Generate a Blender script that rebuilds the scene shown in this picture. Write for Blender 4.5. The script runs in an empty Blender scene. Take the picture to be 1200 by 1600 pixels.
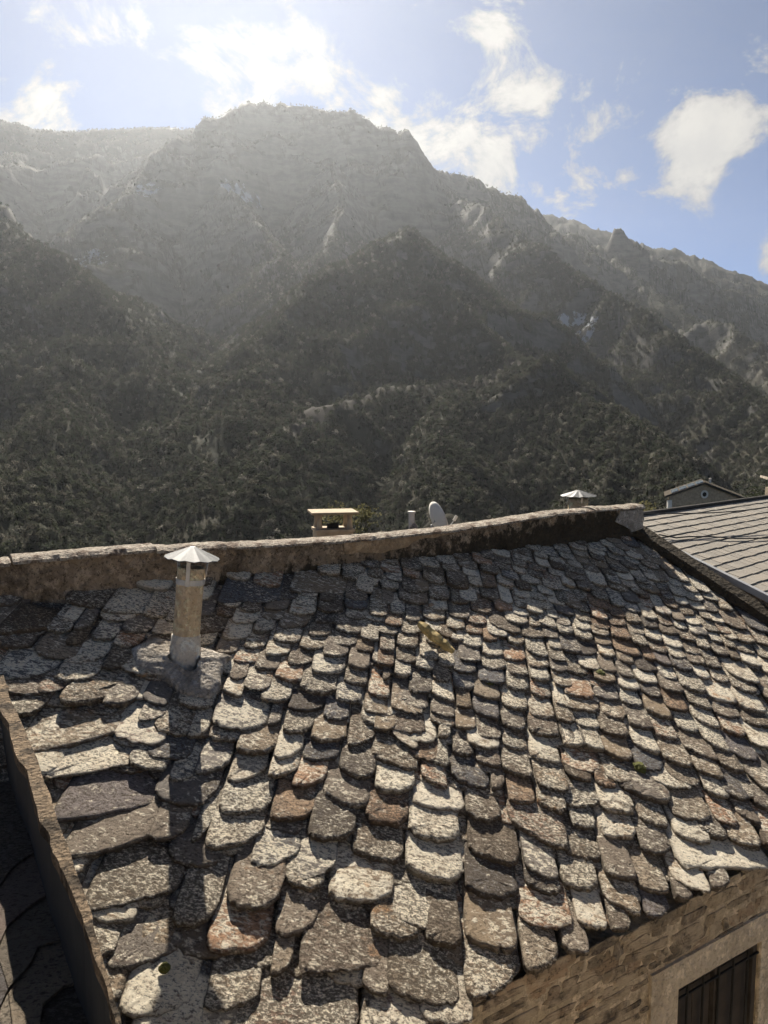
import bpy, math, random
import numpy as np
from mathutils import Vector, Matrix

rng = random.Random(7)
scene = bpy.context.scene
C = scene.collection
R = math.radians

# ------------------------------------------------------------------ camera
H0 = 9.0
F = 1155.0                                   # focal length in pixels of the 1200x1600 photograph
PITCH = math.atan(110 / F)
cam = bpy.data.cameras.new('camera')
cam.sensor_fit = 'VERTICAL'; cam.sensor_height = 36.0; cam.sensor_width = 27.0
cam.lens = 36.0 * F / 1600.0
cam.clip_start = 0.05; cam.clip_end = 30000
camo = bpy.data.objects.new('camera', cam); C.objects.link(camo)
camo.location = (0, 0, H0); camo.rotation_euler = (math.pi / 2 - PITCH, 0, 0)
scene.camera = camo

# ------------------------------------------------------------------ sun, sky, exposure
SUN_AZ, SUN_EL = R(-13.0), R(40.0)           # azimuth from +Y towards +X
SUN = Vector((math.sin(SUN_AZ) * math.cos(SUN_EL), math.cos(SUN_AZ) * math.cos(SUN_EL), math.sin(SUN_EL)))
sun = bpy.data.lights.new('sun', 'SUN'); sun.energy = 5.0; sun.angle = R(0.55); sun.color = (1.0, 0.93, 0.82)
suno = bpy.data.objects.new('sun', sun); C.objects.link(suno)
suno.rotation_euler = SUN.to_track_quat('Z', 'Y').to_euler(); suno.location = (0, 0, 60)
scene.view_settings.view_transform = 'Standard'; scene.view_settings.look = 'None'
scene.view_settings.gamma = 1.0; scene.view_settings.use_curve_mapping = False
scene.view_settings.exposure = 1.42
try:
    scene.cycles.max_bounces = 6; scene.cycles.diffuse_bounces = 3; scene.cycles.glossy_bounces = 2
    scene.cycles.transmission_bounces = 3; scene.cycles.volume_bounces = 0; scene.cycles.transparent_max_bounces = 6
    scene.cycles.sample_clamp_indirect = 8
    scene.cycles.use_adaptive_sampling = True; scene.cycles.adaptive_threshold = .03
except Exception:
    pass


class G:
    """small node-tree helper"""
    def __init__(self, nt):
        self.nt = nt; nt.nodes.clear()
    def n(self, t, **kw):
        nd = self.nt.nodes.new(t)
        for k, v in kw.items():
            setattr(nd, k, v)
        return nd
    def s(self, sock, v):
        if isinstance(v, bpy.types.NodeSocket): self.nt.links.new(v, sock)
        elif isinstance(v, bpy.types.Node): self.nt.links.new(v.outputs[0], sock)
        elif v is not None: sock.default_value = v
    def math(self, op, a, b=None, c=None, clamp=False):
        nd = self.n('ShaderNodeMath', operation=op, use_clamp=clamp)
        for i, v in enumerate((a, b, c)):
            if v is not None: self.s(nd.inputs[i], v)
        return nd.outputs[0]
    def vec(self, op, a, b=None):
        nd = self.n('ShaderNodeVectorMath', operation=op)
        self.s(nd.inputs[0], a)
        if b is not None: self.s(nd.inputs[1], b)
        return nd.outputs[1] if op in ('DOT_PRODUCT', 'LENGTH', 'DISTANCE') else nd.outputs[0]
    def noise(self, v, scale, detail=4, rough=.55, dist=0.0):
        nd = self.n('ShaderNodeTexNoise'); self.s(nd.inputs['Vector'], v)
        nd.inputs['Scale'].default_value = scale; nd.inputs['Detail'].default_value = detail
        nd.inputs['Roughness'].default_value = rough; nd.inputs['Distortion'].default_value = dist
        return nd.outputs[0]
    def voro(self, v, scale, feature='F1', out=0, rand=1.0):
        nd = self.n('ShaderNodeTexVoronoi', feature=feature); self.s(nd.inputs['Vector'], v)
        nd.inputs['Scale'].default_value = scale; nd.inputs['Randomness'].default_value = rand
        return nd.outputs[out]
    def ramp(self, f, stops, interp='LINEAR'):
        nd = self.n('ShaderNodeValToRGB'); cr = nd.color_ramp; cr.interpolation = interp
        while len(cr.elements) < len(stops): cr.elements.new(0.5)
        for e, (p, c) in zip(cr.elements, stops):
            e.position = p
            e.color = (c, c, c, 1) if isinstance(c, (int, float)) else (*c, 1)
        self.s(nd.inputs[0], f)
        return nd.outputs[0]
    def step(self, f, a, b):
        nd = self.n('ShaderNodeMapRange', interpolation_type='SMOOTHSTEP'); self.s(nd.inputs[0], f)
        nd.inputs[1].default_value = a; nd.inputs[2].default_value = b
        return nd.outputs[0]
    def mix(self, f, a, b, mode='MIX'):
        nd = self.n('ShaderNodeMix', data_type='RGBA', blend_type=mode)
        self.s(nd.inputs[0], f)
        for i, v in ((6, a), (7, b)):
            if isinstance(v, tuple): v = (*v, 1) if len(v) == 3 else v
            self.s(nd.inputs[i], v)
        return nd.outputs[2]
    def map(self, v, scale=(1, 1, 1), loc=(0, 0, 0), rot=(0, 0, 0)):
        nd = self.n('ShaderNodeMapping'); self.s(nd.inputs[0], v)
        nd.inputs[1].default_value = loc; nd.inputs[2].default_value = rot; nd.inputs[3].default_value = scale
        return nd.outputs[0]
    def bump(self, h, strength=.5, dist=.01):
        nd = self.n('ShaderNodeBump'); self.s(nd.inputs['Height'], h)
        nd.inputs['Strength'].default_value = strength; nd.inputs['Distance'].default_value = dist
        return nd.outputs[0]
    def attr(self, name):
        return self.n('ShaderNodeAttribute', attribute_name=name).outputs['Fac']
    def out(self, color, rough=.85, normal=None, metal=0.0, spec=.3):
        b = self.n('ShaderNodeBsdfPrincipled')
        if isinstance(color, tuple): color = (*color, 1)
        self.s(b.inputs['Base Color'], color); self.s(b.inputs['Roughness'], rough)
        b.inputs['Metallic'].default_value = metal; b.inputs['Specular IOR Level'].default_value = spec
        if normal is not None: self.s(b.inputs['Normal'], normal)
        o = self.n('ShaderNodeOutputMaterial'); self.nt.links.new(b.outputs[0], o.inputs[0])
        return b


def mat(name):
    m = bpy.data.materials.new(name); m.use_nodes = True
    return m, G(m.node_tree)


# ------------------------------------------------------------------ world: physical sky with broken cumulus
world = bpy.data.worlds.new('World'); scene.world = world; world.use_nodes = True
g = G(world.node_tree)
sky = g.n('ShaderNodeTexSky', sky_type='NISHITA')
sky.sun_disc = False; sky.sun_elevation = SUN_EL; sky.sun_rotation = SUN_AZ
sky.altitude = 900; sky.air_density = .38; sky.dust_density = .12; sky.ozone_density = .6
dirv = g.n('ShaderNodeTexCoord').outputs['Generated']
sep = g.n('ShaderNodeSeparateXYZ'); g.s(sep.inputs[0], dirv)
az = g.math('ARCTAN2', sep.outputs[0], sep.outputs[1]); el = g.math('ARCSINE', sep.outputs[2])


def pix_dir(x, y):
    cx, cz = (x - 600) / F, -(y - 800) / F
    cp, sp = math.cos(PITCH), math.sin(PITCH)
    return Vector((cx, cp + cz * sp, -sp + cz * cp))


# centre of each cloud in the photograph turned into a compass direction, half-widths in degrees
clouds = [(150, 95, 7.0, 4.5, .26), (10, 165, 4.5, 3.0, .36), (370, 120, 4.5, 3.5, .34), (560, 165, 6.0, 3.6, .46), (705, 195, 5.0, 3.8, .46), (770, 235, 3.5, 2.6, .40),
          (748, 45, 3.0, 1.5, .28), (795, 22, 1.8, .8, .28), (905, 295, 4.4, 2.4, .47), (1130, 215, 5.4, 3.3, .50), (1235, 200, 5.0, 3.4, .48), (1210, 400, 4.5, 2.6, .34), (825, 160, 1.8, 1.3, .34),
          (-250, 250, 9, 5, .40), (1750, 150, 9, 5, .42)]
bias = None
warp = g.noise(dirv, 5.0, 4, .6)
for (px, py, wx, wy, amp) in clouds:
    d = pix_dir(px, py).normalized()
    a0, e0 = math.atan2(d.x, d.y), math.asin(d.z)
    dx = g.math('MULTIPLY', g.math('SUBTRACT', az, a0), math.cos(e0) / R(wx))
    dy = g.math('MULTIPLY', g.math('SUBTRACT', el, e0), 1 / R(wy))
    r2 = g.math('ADD', g.math('MULTIPLY', dx, dx), g.math('MULTIPLY', dy, dy))
    b = g.math('MULTIPLY', g.math('EXPONENT', g.math('MULTIPLY', r2, -0.9)), amp)
    bias = b if bias is None else g.math('MAXIMUM', bias, b)
far = g.math('MULTIPLY', g.step(g.noise(dirv, 2.2, 2, .5), .58, .72), g.math('MULTIPLY', g.step(g.math('ABSOLUTE', az), .75, 1.1), .3))
bias = g.math('MAXIMUM', bias, far)
cn = g.noise(g.map(dirv, scale=(1, 1, 1.35)), 9.0, 7, .62, .35)
dens = g.math('ADD', g.math('MULTIPLY_ADD', cn, 2.3, -.65), bias)
cov = g.step(dens, .68, .93)
thick = g.step(dens, .80, 1.08)
shade = g.noise(dirv, 16.0, 5, .6)
ccol = g.mix(thick, (3.4, 3.35, 3.3), (4.9, 4.72, 4.4))
ccol = g.mix(g.step(shade, .35, .7), ccol, g.mix(.35, ccol, (2.6, 2.7, 2.9)))
wisp = g.math('MULTIPLY', g.step(g.noise(g.map(dirv, scale=(1, 1, 2.5)), 3.0, 6, .6, .6), .45, .8), .10)
skyc = g.mix(wisp, sky.outputs[0], (2.2, 2.3, 2.5))
skyc = g.mix(cov, skyc, ccol)
bg = g.n('ShaderNodeBackground'); g.s(bg.inputs[0], skyc); bg.inputs[1].default_value = 0.05
wo = g.n('ShaderNodeOutputWorld'); g.nt.links.new(bg.outputs[0], wo.inputs[0])


# ------------------------------------------------------------------ helpers: geometry
def ray(x, y):
    return pix_dir(x, y)

def at_y(x, y, Y):
    r = ray(x, y); p = r * (Y / r.y); return Vector((p.x, p.y, p.z + H0))

def at_r(x, y, d):
    """point at horizontal distance d along a pixel's ray"""
    r = ray(x, y); p = r * (d / math.hypot(r.x, r.y)); return Vector((p.x, p.y, p.z + H0))

WT = {}                                       # world matrix of each parent

def empty(name, loc, label=None, cat=None, group=None, parent=None):
    o = bpy.data.objects.new(name, None); o.empty_display_size = .2
    C.objects.link(o); place(o, Matrix.Translation(Vector(loc)), parent)
    tag(o, label, cat, group)
    return o

def place(o, M, parent):
    WT[o] = M
    if parent is not None:
        o.parent = parent
        o.matrix_basis = WT[parent].inverted() @ M
    else:
        o.matrix_basis = M

def tag(o, label=None, cat=None, group=None, kind=None):
    if label: o['label'] = label
    if cat: o['category'] = cat
    if group: o['group'] = group
    if kind: o['kind'] = kind
    return o


class MB:
    """mesh builder in world coordinates (or in a given local frame)"""
    def __init__(self):
        self.v = []; self.f = []
    def add(self, vs, fs):
        o = len(self.v); self.v += [tuple(p) for p in vs]; self.f += [tuple(i + o for i in f) for f in fs]
    def box(self, c, sx, sy, sz, M=None):
        vs = [Vector((x * sx / 2, y * sy / 2, z * sz / 2)) for x in (-1, 1) for y in (-1, 1) for z in (-1, 1)]
        if M is not None: vs = [M @ v for v in vs]
        self.add([v + Vector(c) for v in vs], [(0, 1, 3, 2), (4, 6, 7, 5), (0, 4, 5, 1), (2, 3, 7, 6), (0, 2, 6, 4), (1, 5, 7, 3)])
    def hexa(self, p):
        """8 corner points: bottom loop 0-3 then top loop 4-7"""
        self.add(p, [(0, 3, 2, 1), (4, 5, 6, 7), (0, 1, 5, 4), (1, 2, 6, 5), (2, 3, 7, 6), (3, 0, 4, 7)])
    def tube(self, pts, rad, n=10, caps=True):
        pts = [Vector(p) for p in pts]; rad = rad if isinstance(rad, (list, tuple)) else [rad] * len(pts)
        vs, fs = [], []
        up = Vector((0, 0, 1))
        for i, p in enumerate(pts):
            d = (pts[min(i + 1, len(pts) - 1)] - pts[max(i - 1, 0)]).normalized()
            a = d.cross(up if abs(d.z) < .95 else Vector((1, 0, 0))).normalized(); b = d.cross(a)
            for k in range(n):
                t = 2 * math.pi * k / n
                vs.append(p + (a * math.cos(t) + b * math.sin(t)) * rad[i])
        for i in range(len(pts) - 1):
            for k in range(n):
                fs.append((i * n + k, i * n + (k + 1) % n, (i + 1) * n + (k + 1) % n, (i + 1) * n + k))
        if caps:
            fs.append(tuple(range(n))); fs.append(tuple((len(pts) - 1) * n + k for k in reversed(range(n))))
        self.add(vs, fs)
    def lathe(self, c, prof, n=24, M=None):
        """profile of (radius, z)"""
        vs, fs = [], []
        for (r, z) in prof:
            for k in range(n):
                t = 2 * math.pi * k / n; v = Vector((r * math.cos(t), r * math.sin(t), z))
                if M is not None: v = M @ v
                vs.append(v + Vector(c))
        for i in range(len(prof) - 1):
            for k in range(n):
                fs.append((i * n + k, i * n + (k + 1) % n, (i + 1) * n + (k + 1) % n, (i + 1) * n + k))
        self.add(vs, fs)
    def build(self, name, m, parent=None, origin=None, M=None, smooth=False, rnd=None):
        if M is None:
            if origin is None:
                a = np.array(self.v); origin = a.mean(0)
            M = Matrix.Translation(Vector(origin))
        Mi = M.inverted()
        me = bpy.data.meshes.new(name)
        me.from_pydata([Mi @ Vector(v) for v in self.v], [], self.f); me.update()
        if smooth: me.polygons.foreach_set('use_smooth', [True] * len(me.polygons))
        if m is not None: me.materials.append(m)
        if rnd is not None:
            at = me.attributes.new('rnd', 'FLOAT', 'POINT')
            at.data.foreach_set('value', rnd if hasattr(rnd, '__len__') else [rnd] * len(self.v))
        o = bpy.data.objects.new(name, me); C.objects.link(o); place(o, M, parent)
        return o

def fix_normals(o):
    import bmesh
    bm = bmesh.new(); bm.from_mesh(o.data); bmesh.ops.recalc_face_normals(bm, faces=bm.faces); bm.to_mesh(o.data); bm.free()


# numpy value noise
def _hash(ix, iy, seed):
    h = (ix.astype(np.int64) * 374761393 + iy.astype(np.int64) * 668265263 + seed * 982451653) & 0x7fffffff
    h = ((h ^ (h >> 13)) * 1274126177) & 0x7fffffff
    h = (h ^ (h >> 16)) & 0xffff
    return h / 65535.0

def vnoise(x, y, seed=0):
    ix, iy = np.floor(x), np.floor(y); fx, fy = x - ix, y - iy
    ux, uy = fx * fx * fx * (fx * (fx * 6 - 15) + 10), fy * fy * fy * (fy * (fy * 6 - 15) + 10)
    a, b = _hash(ix, iy, seed), _hash(ix + 1, iy, seed); c, d = _hash(ix, iy + 1, seed), _hash(ix + 1, iy + 1, seed)
    return (a * (1 - ux) + b * ux) * (1 - uy) + (c * (1 - ux) + d * ux) * uy

def fbm(x, y, octv=5, seed=0, gain=.5, ridged=False):
    s, a, t = 0, 1, 0
    for i in range(octv):
        v = vnoise(x, y, seed + i * 17)
        if ridged: v = 1 - np.abs(2 * v - 1)
        s = s + a * v; t += a; a *= gain
        x, y = (x * .8 - y * .6) * 2.03 + 3.1, (x * .6 + y * .8) * 2.03 + 1.7
    return s / t


# ------------------------------------------------------------------ materials
def objvec(g, k=37.0):
    """object coordinates shifted by the piece's own random number"""
    tc = g.n('ShaderNodeTexCoord').outputs['Object']
    r = g.attr('rnd')
    cb = g.n('ShaderNodeCombineXYZ'); g.s(cb.inputs[0], g.math('MULTIPLY', r, k)); g.s(cb.inputs[1], g.math('MULTIPLY', r, k * 2.7)); g.s(cb.inputs[2], g.math('MULTIPLY', r, k * 5.1))
    return g.vec('ADD', tc, cb.outputs[0]), r

def slate_material(name, lich=1.0, stops=None, dark=1.0):
    m, g = mat(name)
    v, r = objvec(g)
    stops = stops or [(0.0, (.23, .18, .13)), (.12, (.13, .125, .12)), (.26, (.31, .225, .14)), (.40, (.19, .155, .115)), (.52, (.36, .26, .165)), (.62, (.38, .21, .12)),
                      (.70, (.15, .152, .155)), (.80, (.28, .21, .14)), (.90, (.42, .35, .26)), (1.0, (.22, .17, .125))]
    base = g.ramp(r, stops)
    big = g.noise(v, 5.0, 4, .6)
    base = g.mix(g.step(big, .35, .7), base, g.mix(.5, base, (.12, .095, .075)))
    rot = g.map(v, scale=(1, 1.9, 1), rot=(0, 0, .5))
    lic = g.noise(rot, 20, 8, .76, .4)
    r2 = g.math('FRACT', g.math('MULTIPLY', r, 7.31))
    thr = g.math('ADD', g.math('MULTIPLY', r2, .19), -.10)
    thr = g.math('ADD', thr, g.math('MULTIPLY', g.math('SUBTRACT', big, .5), .35))
    lm = g.step(g.math('ADD', lic, thr), .455, .54)
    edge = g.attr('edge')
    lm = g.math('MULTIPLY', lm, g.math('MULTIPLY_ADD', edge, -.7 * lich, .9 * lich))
    base = g.mix(g.math('MULTIPLY', edge, .75), base, (.05, .04, .03))  # rim darkened: outline shadow put into the colour, along with dark mossy edges
    col = g.mix(lm, base, g.mix(g.noise(v, 9, 2), (.60, .51, .37), (.74, .68, .55)))
    spots = g.voro(v, 13)
    sm = g.math('MULTIPLY', g.step(spots, .16, .11), g.step(g.noise(v, 3.3, 2), .55, .66))
    col = g.mix(g.math('MULTIPLY', sm, .7 * lich), col, (.58, .53, .43))
    om = g.math('MULTIPLY', g.step(g.noise(v, 6.0, 4, .65), .60, .70), g.step(g.math('FRACT', g.math('MULTIPLY', r, 3.77)), .5, .95))
    col = g.mix(g.math('MULTIPLY', om, .7), col, (.36, .18, .07))
    mo = g.noise(g.map(v, scale=(1, 1.6, 1), rot=(0, 0, .5)), 42, 7, .78, .4)
    col = g.mix(g.math('MULTIPLY', g.step(g.math('ADD', mo, g.math('MULTIPLY_ADD', g.math('FRACT', g.math('MULTIPLY', r, 13.7)), .13, -.035)), .50, .60), .88), col, (.06, .044, .03))
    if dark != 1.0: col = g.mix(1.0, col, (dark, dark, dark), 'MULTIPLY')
    fl_ = g.noise(g.map(v, scale=(1, 2.6, 1), rot=(0, 0, .7)), 8, 7, .72, .9)
    hgt = g.math('ADD', g.math('MULTIPLY', g.math('PINGPONG', fl_, .07), 5.0), g.math('MULTIPLY', fl_, 1.6))
    hgt = g.math('ADD', hgt, g.math('MULTIPLY', lm, .12))
    n = g.bump(hgt, 1.0, .022)
    nd = g.n('ShaderNodeBump'); g.s(nd.inputs['Height'], mo); nd.inputs['Strength'].default_value = 1.0; nd.inputs['Distance'].default_value = .016; nd.invert = True; g.s(nd.inputs['Normal'], n); n = nd.outputs[0]
    g.out(col, .85, n, spec=.2)
    return m

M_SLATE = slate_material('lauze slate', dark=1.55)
M_SHADESLATE = slate_material('shade darkened terrace slate', lich=.1, dark=.62)  # low colour stands in for the shade lying on the terrace

def plain(name, col, rough=.7, metal=0.0, var=.15, scale=12, bump=.2, dist=.005, spec=.3):
    m, g = mat(name)
    tc = g.n('ShaderNodeTexCoord').outputs['Object']
    nz = g.noise(tc, scale, 6, .65)
    c = g.mix(g.step(nz, .3, .7), tuple(x * (1 - var) for x in col), tuple(min(1, x * (1 + var)) for x in col))
    g.out(c, rough, g.bump(g.noise(tc, scale * 4, 5, .7), bump, dist), metal, spec)
    return m

def mortar_material(name, a, b, stain, stain_amt=.6, scale=1.0, moss=False):
    m, g = mat(name)
    tc = g.n('ShaderNodeTexCoord').outputs['Object']
    c = g.mix(g.step(g.noise(tc, 3 * scale, 5, .6), .35, .68), a, b)
    c = g.mix(g.math('MULTIPLY', g.step(g.noise(tc, 9 * scale, 7, .72), .5, .6), .55), c, tuple(min(1, x * 1.7) for x in b))
    st = g.step(g.noise(g.map(tc, scale=(1, 1, .55)), 2.6 * scale, 8, .68, .4), .47, .60)
    c = g.mix(g.math('MULTIPLY', st, stain_amt), c, stain)
    sp = g.step(g.noise(tc, 26 * scale, 7, .78), .52, .60)
    c = g.mix(g.math('MULTIPLY', sp, stain_amt), c, tuple(x * .6 for x in stain))
    if moss:
        mm = g.step(g.math('ADD', g.noise(g.map(tc, scale=(1, 1, .7)), 7, 9, .75), g.math('MULTIPLY_ADD', g.attr('rnd'), .5, -.30)), .44, .54)
        c = g.mix(g.math('MULTIPLY', mm, .92), c, g.mix(g.noise(tc, 30, 3), (.018, .014, .010), (.05, .04, .025)))
    h = g.math('ADD', g.noise(tc, 14 * scale, 8, .72), g.math('MULTIPLY', g.voro(tc, 22 * scale), .5))
    g.out(c, .92, g.bump(h, 1.0, .045), 0, .15)
    return m

M_PARAPET = mortar_material('weathered parapet render', (.235, .17, .11), (.33, .25, .17), (.06, .043, .028), .7, 1.3, True)
M_PARAPET_PLASTER = mortar_material('ochre plaster patch', (.33, .22, .125), (.38, .27, .16), (.15, .10, .06), .35)
M_COPING = mortar_material('pale coping', (.32, .27, .215), (.42, .37, .30), (.12, .075, .05), .8, 2.2)
M_COLLAR = mortar_material('cement collar', (.34, .30, .25), (.43, .385, .325), (.12, .095, .07), .55, 1.6)
M_PIPE = mortar_material('stained fibre cement', (.70, .51, .30), (.76, .58, .37), (.42, .27, .15), .45, 1.3)
M_PIPE_LOW = mortar_material('pale cement coat', (.68, .58, .45), (.73, .64, .52), (.42, .34, .26), .4, 1.2)
M_NEARWALL = mortar_material('tan coping render', (.15, .108, .07), (.20, .145, .092), (.03, .023, .016), .85, 2.0)
M_BLACKWALL = plain('near black coat', (.012, .012, .012), .7, 0, .3)  # even near-black colour for the upstand and the terrace bed
M_WALLMORTAR = mortar_material('lime mortar', (.44, .345, .225), (.52, .42, .29), (.20, .15, .10), .45)
M_PLASTER = mortar_material('window surround plaster', (.54, .445, .32), (.60, .50, .37), (.34, .27, .19), .4)
M_GALV = plain('galvanised sheet', (.085, .085, .082), .55, .0, .25, 8, .1)
M_ZINC = plain('zinc flashing', (.30, .30, .30), .6, .4, .08, 5, .1)
M_IRON = plain('dark iron', (.025, .024, .023), .6, .3, .2)
M_WOOD = plain('dark painted wood', (.05, .042, .035), .6, 0, .3)
M_SHUTTER = plain('brown shutter board', (.05, .04, .032), .65, 0, .25, 6)
M_DISH = plain('off white dish', (.62, .59, .53), .5, 0, .05, 6, .05)
M_CABLE = plain('black cable', (.012, .012, .012), .6)
M_DECK = plain('dark roof bedding', (.045, .038, .03), .95, 0, .3, 9, .6, .02)
M_HROOF = plain('dull brown roof', (.075, .066, .055), 1.0, 0, .2, 3, .3, .005, 0.0)
M_CHSTONE = plain('chimney stone', (.36, .285, .195), .9, 0, .25, 5, .6, .02)
M_CHSLAB = plain('tan chimney slab', (.27, .205, .125), .85, 0, .15, 7, .4, .01)  # even tan colour of the top slab
M_STEEL = plain('pale flue pipe', (.45, .41, .36), .5, .2, .1)
m, g = mat('window glass'); bsdf = g.out((.02, .022, .025), .08, None, 0, .6); M_GLASS = m
m, g = mat('solar glass'); bsdf = g.out((.16, .20, .24), .12, None, .3, .6); M_SOLAR = m

def stone_material():
    m, g = mat('rubble wall stone')
    v, r = objvec(g)
    base = g.ramp(r, [(0, (.15, .12, .085)), (.2, (.33, .26, .17)), (.4, (.09, .075, .06)), (.55, (.38, .30, .20)), (.7, (.17, .145, .115)), (.85, (.42, .29, .18)), (1, (.12, .10, .08))])
    nz = g.noise(v, 9, 7, .7)
    c = g.mix(g.step(nz, .42, .66), base, g.mix(.6, base, (.30, .215, .125)))
    c = g.mix(g.math('MULTIPLY', g.step(g.noise(v, 24, 6, .7), .50, .62), .75), c, (.05, .04, .03))
    wp = g.n('ShaderNodeNewGeometry').outputs['Position']
    c = g.mix(g.math('MULTIPLY', g.step(g.noise(wp, 4.5, 7, .7, .5), .44, .60), .8), c, g.mix(g.noise(wp, 2), (.42, .33, .22), (.52, .42, .29)))
    h = g.math('ADD', g.noise(v, 16, 8, .7), g.noise(g.map(v, scale=(1, 1, 6)), 8, 5, .7))
    g.out(c, .92, g.bump(h, .9, .025), 0, .15)
    return m
M_STONE = stone_material()

def grid_slate_material():
    m, g = mat('regular roof slate')
    v, r = objvec(g)
    base = g.ramp(r, [(0, (.20, .176, .142)), (.3, (.235, .206, .166)), (.6, (.182, .160, .130)), (.8, (.25, .214, .168)), (1, (.213, .187, .152))])
    c = g.mix(g.math('MULTIPLY', g.step(g.noise(v, 12, 7, .7), .45, .7), .4), base, (.25, .235, .205))
    c = g.mix(1.0, c, g.ramp(g.noise(v, 90, 4, .7), [(.3, .6), (.55, 1.0), (1, 1.05)]), 'MULTIPLY')
    g.out(c, .7, g.bump(g.noise(v, 40, 6, .7), .4, .006), 0, .3)
    return m
M_GRIDSLATE = grid_slate_material()

def leaf_material(name, stops, inst=True, trans=.4):
    m, g = mat(name)
    r = g.n('ShaderNodeObjectInfo').outputs['Random']
    rv = g.n('ShaderNodeNewGeometry').outputs['Random Per Island'] if not inst else r
    c = g.ramp(r, stops)
    tc = g.n('ShaderNodeTexCoord').outputs['Object']
    c = g.mix(1.0, c, g.ramp(g.noise(tc, 3.0, 3), [(.3, .7), (.7, 1.2)]), 'MULTIPLY')
    d = g.n('ShaderNodeBsdfDiffuse'); g.s(d.inputs[0], c)
    t = g.n('ShaderNodeBsdfTranslucent'); g.s(t.inputs[0], c)
    mx = g.n('ShaderNodeMixShader'); mx.inputs[0].default_value = trans
    g.nt.links.new(d.outputs[0], mx.inputs[1]); g.nt.links.new(t.outputs[0], mx.inputs[2])
    o = g.n('ShaderNodeOutputMaterial'); g.nt.links.new(mx.outputs[0], o.inputs[0])
    return m
M_LEAF = leaf_material('forest foliage', [(0, (.032, .038, .024)), (.3, (.045, .050, .032)), (.55, (.058, .053, .043)), (.75, (.038, .046, .033)), (.88, (.095, .090, .070)), (.95, (.17, .16, .135)), (1, (.045, .050, .036))], trans=.5)
M_LEAFPALE = leaf_material('pale foliage', [(0, (.13, .12, .06)), (1, (.15, .135, .07))], trans=.35)
M_BARK = plain('bark', (.07, .055, .04), .9)
M_MOSS = plain('yellow green moss', (.085, .085, .02), .95, 0, .35, 30, .8, .01)
M_SHARD = plain('mossy shard', (.42, .31, .13), .9, 0, .4, 14, .8, .015)

# ------------------------------------------------------------------ roof frame (all pieces of the stone roof share it)
TH = R(31.0)
S = Vector((math.cos(TH), math.sin(TH), 0))            # along ridge and eave
NH = Vector((math.sin(TH), -math.cos(TH), 0))          # horizontal, downhill
MS = 0.55                                             # pitch of the stone roof
ZT = 1.25; D0 = -6.18
T = Vector((NH.x, NH.y, -MS)).normalized()            # down the slope
W = S.cross(T).normalized()
if W.z < 0: W = -W
K0 = -ZT + MS * D0
Npl = Vector((NH.x * MS, NH.y * MS, 1.0))
ORI = Vector((0, 0, 0)) + NH * D0 + Vector((0, 0, -ZT + H0))   # a point of the ridge line

def on_roof(x, y, h=0.08):
    r = ray(x, y); k = (K0 + h / W.z) / Npl.dot(r)
    p = r * k; return Vector((p.x, p.y, p.z + H0))

def st(x, y, h=0.08):
    d = on_roof(x, y, h) - ORI; return d.dot(S), d.dot(T)

def RP(s, t, w=0.0):
    return ORI + S * s + T * t + W * w

RM = Matrix((( S.x, T.x, W.x, 0), (S.y, T.y, W.y, 0), (S.z, T.z, W.z, 0), (0, 0, 0, 1)))
if RM.determinant() < 0:
    RM = Matrix(((-S.x, T.x, W.x, 0), (-S.y, T.y, W.y, 0), (-S.z, T.z, W.z, 0), (0, 0, 0, 1)))
SGN = 1 if Vector((RM[0][0], RM[1][0], RM[2][0])).dot(S) > 0 else -1

# ------------------------------------------------------------------ terrain: one sheet, spurs and crests as real ridge lines
def RL(pts):
    return [tuple(at_r(x, y, d)) for (x, y, d) in pts]

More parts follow.
